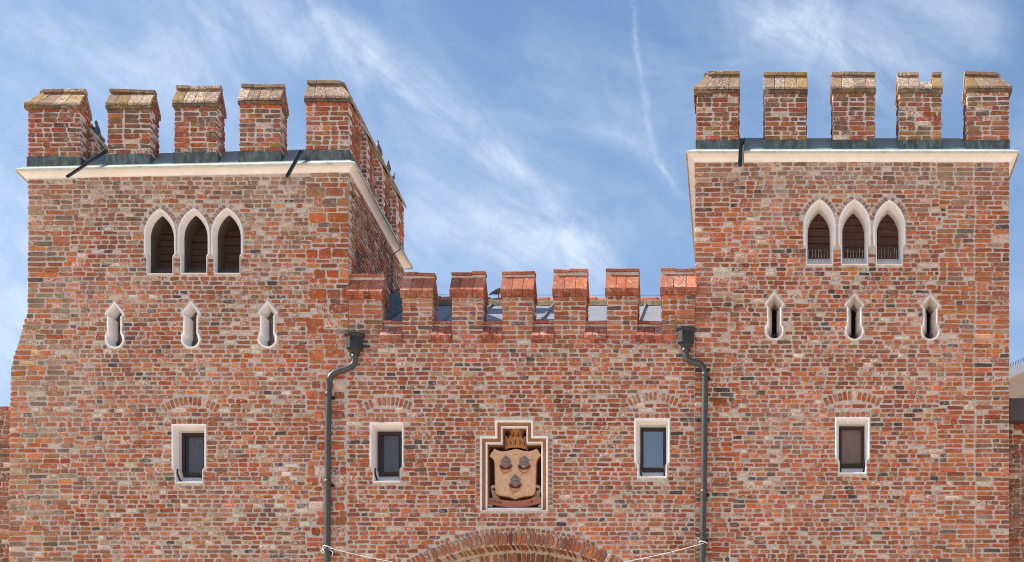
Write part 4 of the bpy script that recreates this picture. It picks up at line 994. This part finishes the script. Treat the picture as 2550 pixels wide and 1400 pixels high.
# ================================================================ drainpipes
def drainpipe(label, hx, hytop, hybot, path, collars):
    e = -0.13; x = X(hx, e); dp = empty('drainpipe', (X(path[-1][0], e), e, 0), label, 'drainpipe', 'drainpipes beside the towers'); dp['wl'] = tuple(dp.location)
    z1, z0 = Z(hytop, e), Z(hybot, e)
    def octo(r, z, k=1.0): return [(x + r*math.cos(t), e + r*.72*math.sin(t), z) for t in [math.pi/8 + math.pi/4*q for q in range(8)]]
    mb = MB(); mb.loft([octo(.155, z1 - .05), octo(.152, z1 - .25), octo(.146, z1 - .262), octo(.118, z1 - .27), octo(.075, z0 + .0)], True); bevel(mb.build('hopper', 'hopper_metal', dp), .006)
    mb = MB(); mb.loft([octo(.155, z1 - .06), octo(.19, z1 - .02), octo(.192, z1), octo(.165, z1), octo(.15, z1 - .07), octo(.14, z1 - .07)], True, False, True); mb.build('hopper_rim', 'hopper_metal', dp)
    mb = MB(); mb.tube([(x - .03, e - .148, z1 - .1), (x - .03, e - .12, z1 - .1)], .02, 8); mb.build('overflow_hole', 'room_dark', dp)
    pts = [Vector((X(a, e), e, Z(b, e))) for a, b in path]
    dense = []
    for i in range(len(pts)-1):
        p0, p1, p2, p3 = pts[max(i-1, 0)], pts[i], pts[i+1], pts[min(i+2, len(pts)-1)]
        n = 8 if (p2-p1).length < .6 else 2
        for k in range(n):
            t = k/n; dense.append(.5*((2*p1) + (p2-p0)*t + (2*p0-5*p1+4*p2-p3)*t*t + (-p0+3*p1-3*p2+p3)*t**3) if n > 2 else p1.lerp(p2, t))
    dense.append(pts[-1]); dense.append(Vector((pts[-1].x - .01, e, .1)))
    mb = MB(); mb.tube(dense, .055, 16); mb.build('pipe', 'pipe_metal', dp, smooth=True)
    for (a, b) in collars:
        c = Vector((X(a, e), e, Z(b, e))); mb = MB(); mb.tube([c + ZV*.035, c + ZV*.03, c - ZV*.03, c - ZV*.035], [.057, .063, .063, .057], 16); mb.build('collar', 'pipe_metal', dp, smooth=True)
    for (a, b) in collars[1:]:
        mb = MB(); mb.box(X(a, e) - .015, X(a, e) + .085, e + .03, 0.02, Z(b + 5, e) - .02, Z(b + 5, e) + .012); mb.build('wall_clamp', 'iron', dp)
    return dp
drainpipe('grey drainpipe with hopper on the left, bending left below its hopper', 883, 833, 886, [(883, 880), (883.5, 896), (880, 908), (866, 917), (845, 924), (829, 932), (820.5, 946), (818.5, 970), (816.5, 1100), (815, 1425)], [(883, 889), (818, 982), (816.5, 1200), (815.2, 1368)])
drainpipe('grey drainpipe with hopper on the right, bending right below its hopper', 1708, 819, 872, [(1707, 866), (1707.5, 882), (1712, 894), (1724, 901), (1740, 905.5), (1750, 914), (1755, 930), (1755.5, 950), (1752.5, 1200), (1749, 1425)], [(1707, 873), (1755.5, 933), (1753, 1225), (1751, 1340)])

# ================================================================ rope
e = -0.2
a, b = Vector((X(818, e), e, Z(1364, e))), Vector((X(1752, e), e, Z(1353, e)))
pts = []; sag = .135*(b - a).length/2
for k in range(61):
    t = k/60; p = a.lerp(b, t); p.z -= 0.47*4*t*(1-t); pts.append(p)
RP = empty('rope', a, 'thin white rope strung between the two drainpipes across the gateway', 'rope'); RP['wl'] = tuple(a)
mb = MB(); mb.tube(pts, .006, 6); mb.build('strand', 'rope', RP, smooth=True)
for pxx, pyy in ((815.3, 1364), (1751.0, 1353)):
    mb = MB(); cx_, cz_ = X(pxx, -.13), Z(pyy, -.13); loop = [(cx_ + .068*math.cos(t), -.13 + .072*math.sin(t), cz_ + .012*math.sin(2*t) + .02*(t/6.28 % 1)) for t in [4*math.pi*k/40 for k in range(41)]]
    mb.tube(loop, .011, 6); mb.build('knot_loop', 'rope', RP, smooth=True)
mb = MB(); cx_, cz_ = X(815.3, -.13), Z(1368, -.13); mb.tube([(cx_ - .05, -.2, cz_), (cx_ - .085, -.21, cz_ - .05), (cx_ - .06, -.21, cz_ - .10), (cx_ - .03, -.21, cz_ - .06), (cx_ - .06, -.205, cz_)], .010, 6); mb.tube([(cx_ + .06, -.19, cz_ - .02), (cx_ + .12, -.2, cz_ - .07), (cx_ + .10, -.2, cz_ - .13)], .009, 6); mb.build('rope_end', 'rope', RP, smooth=True)

# ================================================================ pigeons
def pigeon(label, loc, rz, tilt=0.75, sc=1.0):
    o = empty('pigeon', loc, label, 'pigeon', 'pigeons on the battlements'); o['wl'] = tuple(loc)
    # spine from tail to beak in local (x forward, z up)
    spine = [(-.19, -.045, .010, .006), (-.15, -.02, .030, .010), (-.10, .005, .040, .026), (-.05, .02, .052, .046), (0, .03, .058, .056), (.05, .05, .052, .054), (.08, .08, .038, .042), (.095, .11, .027, .030), (.105, .13, .024, .026), (.118, .143, .022, .022), (.132, .143, .014, .013), (.142, .139, .006, .006), (.158, .132, .002, .002)]
    ct, st = math.cos(tilt), math.sin(tilt); cz_, sz_ = math.cos(rz), math.sin(rz); rings = []
    def W(x, y, z):
        x2, z2 = x*ct - z*st, x*st + z*ct; return (loc[0] + sc*(x2*cz_ - y*sz_), loc[1] + sc*(x2*sz_ + y*cz_), loc[2] + sc*(z2 + .10))
    for x, z, ry, rzz in spine:
        if x > .085: z2 = z - .0; x2 = x - (x-.085)*st*.3
        else: x2, z2 = x, z
        rings.append([W(x2, ry*math.cos(t), z2 + rzz*math.sin(t)) for t in [2*math.pi*k/12 for k in range(12)]])
    mb = MB(); mb.loft(rings, True, True, True); mb.build('body', 'pigeon', o, smooth=True)
    for s in (-1, 1):
        mb = MB(); mb.loft([[W(.04, s*.054, .06), W(.04, s*.056, .01)], [W(-.04, s*.058, .05), W(-.04, s*.056, .0)], [W(-.12, s*.04, .018), W(-.12, s*.038, -.01)], [W(-.175, s*.018, -.02), W(-.17, s*.018, -.035)]], closed=False); mb.build('wing', 'pigeon', o, smooth=True)
        h = W(0, s*.022, -.01); mb = MB(); mb.tube([h, (h[0], h[1], loc[2] + .005)], .006*sc, 5); mb.tube([(h[0], h[1], loc[2] + .006), (h[0] + .035*cz_, h[1] + .035*sz_, loc[2] + .004)], .004*sc, 5); mb.build('leg', 'pigeon_leg', o)
pigeon('pigeon perched in the gap behind the leftmost merlon of the left tower', (X(241, 1.5), 1.50, Z(352, 1.5)), math.radians(95), .85, 1.25)
zpk = zrR + .03
pigeon('topmost pigeon on the flank caps of the left tower', (XL1 - T/2, 2.95, zpk), math.radians(-110), .65, 0.95)
pigeon('middle pigeon on the flank caps of the left tower', (XL1 - T/2, 3.80, zpk), math.radians(-60), .55, 0.95)
pigeon('lowest pigeon on the flank caps of the left tower', (XL1 - T/2, 4.20, zpk), math.radians(30), .45, 0.8)
pigeon('grey pigeon on the gatehouse roof ridge beside the fourth merlon', (X(1241, 3.9), 3.9, rz1 + .10), math.radians(20), .12, 1.05)

# ================================================================ neighbouring walls and building
LW = empty('boundary_wall', (X(-30, .8), .8, 0), 'reddish brick wall with stepped top left of the left tower', 'wall'); LW['wl'] = tuple(LW.location)
B = []; fr = (Vector((0, .8, 0)), Vector((1, 0, 0)), Vector((0, -1, 0))); xl_, xr_ = X(-260, .8), X(26, .8) + .1
fill(B, fr, Z(1425, .8), Z(1010, .8), .088, lambda z, i: xl_, lambda z, i: xr_, [], 'reg', 'dull', .02, .018, lambda u, z: .08, .15)
mb = MB()
for q in B: add_brick(mb, q)
mb.build('brickwork', 'brick_mass', LW, kind='stuff', recalc=False)
mb = MB(); mb.box(xl_, xr_, .805, 1.2, 0, Z(1012, .8)); mb.build('core', 'mortar', LW)
RW = empty('boundary_wall', (X(2560, .5), .5, 0), 'brownish red brick wall with dark coping right of the right tower', 'wall'); RW['wl'] = tuple(RW.location)
B = []; fr = (Vector((0, .5, 0)), Vector((1, 0, 0)), Vector((0, -1, 0))); xl_, xr_ = X(2505, .5), X(2800, .5)
fill(B, fr, Z(1425, .5), Z(1046, .5), .088, lambda z, i: xl_, lambda z, i: xr_, [], 'reg', 'dull', .018, .016, lambda u, z: .02, .12)
mb = MB()
for q in B: add_brick(mb, q)
mb.build('brickwork', 'brick_mass', RW, kind='stuff', recalc=False)
mb = MB(); mb.box(xl_, xr_, .505, 1.0, 0, Z(1044, .5)); mb.build('core', 'mortar', RW)
mb = MB(); mb.box(xl_, xr_, .25, 1.2, Z(1046, .25), Z(991, .25)); bevel(mb.build('coping', 'coping_dark', RW), .02)
FBd = empty('neighbouring_building', (X(2600, 9), 9, 0), 'pale brick building with light metal roof edge behind the right wall', 'building'); FBd['wl'] = tuple(FBd.location)
d = 9.0; xa_, xb_ = X(2470, d), X(3000, d); zz = lambda x, py0: Z(py0, d) + (x - X(2515, d))*.46
mb = MB(); mb.prism([(xa_, d, 0), (xb_, d, 0), (xb_, d, zz(xb_, 945)), (xa_, d, zz(xa_, 945))], [(xa_, d+6, 0), (xb_, d+6, 0), (xb_, d+6, zz(xb_, 945)), (xa_, d+6, zz(xa_, 945))]); mb.build('wall', 'brick_pale', FBd)
mb = MB(); mb.prism([(xa_, d-.15, zz(xa_, 945)), (xb_, d-.15, zz(xb_, 945)), (xb_, d-.15, zz(xb_, 920)), (xa_, d-.15, zz(xa_, 920))], [(xa_, d+6.2, zz(xa_, 945)), (xb_, d+6.2, zz(xb_, 945)), (xb_, d+6.2, zz(xb_, 920)), (xa_, d+6.2, zz(xa_, 920))]); mb.build('roof_edge', 'fascia', FBd)
for k in range(14):
    x = X(2514 + 4*k, d); mb = MB(); mb.tube([(x, d, zz(x, 922)), (x - .02, d, zz(x, 906))], .006, 5); mb.build('bird_spike', 'iron', FBd)
for o in bpy.data.objects:
    if 'wl' in o: del o['wl']
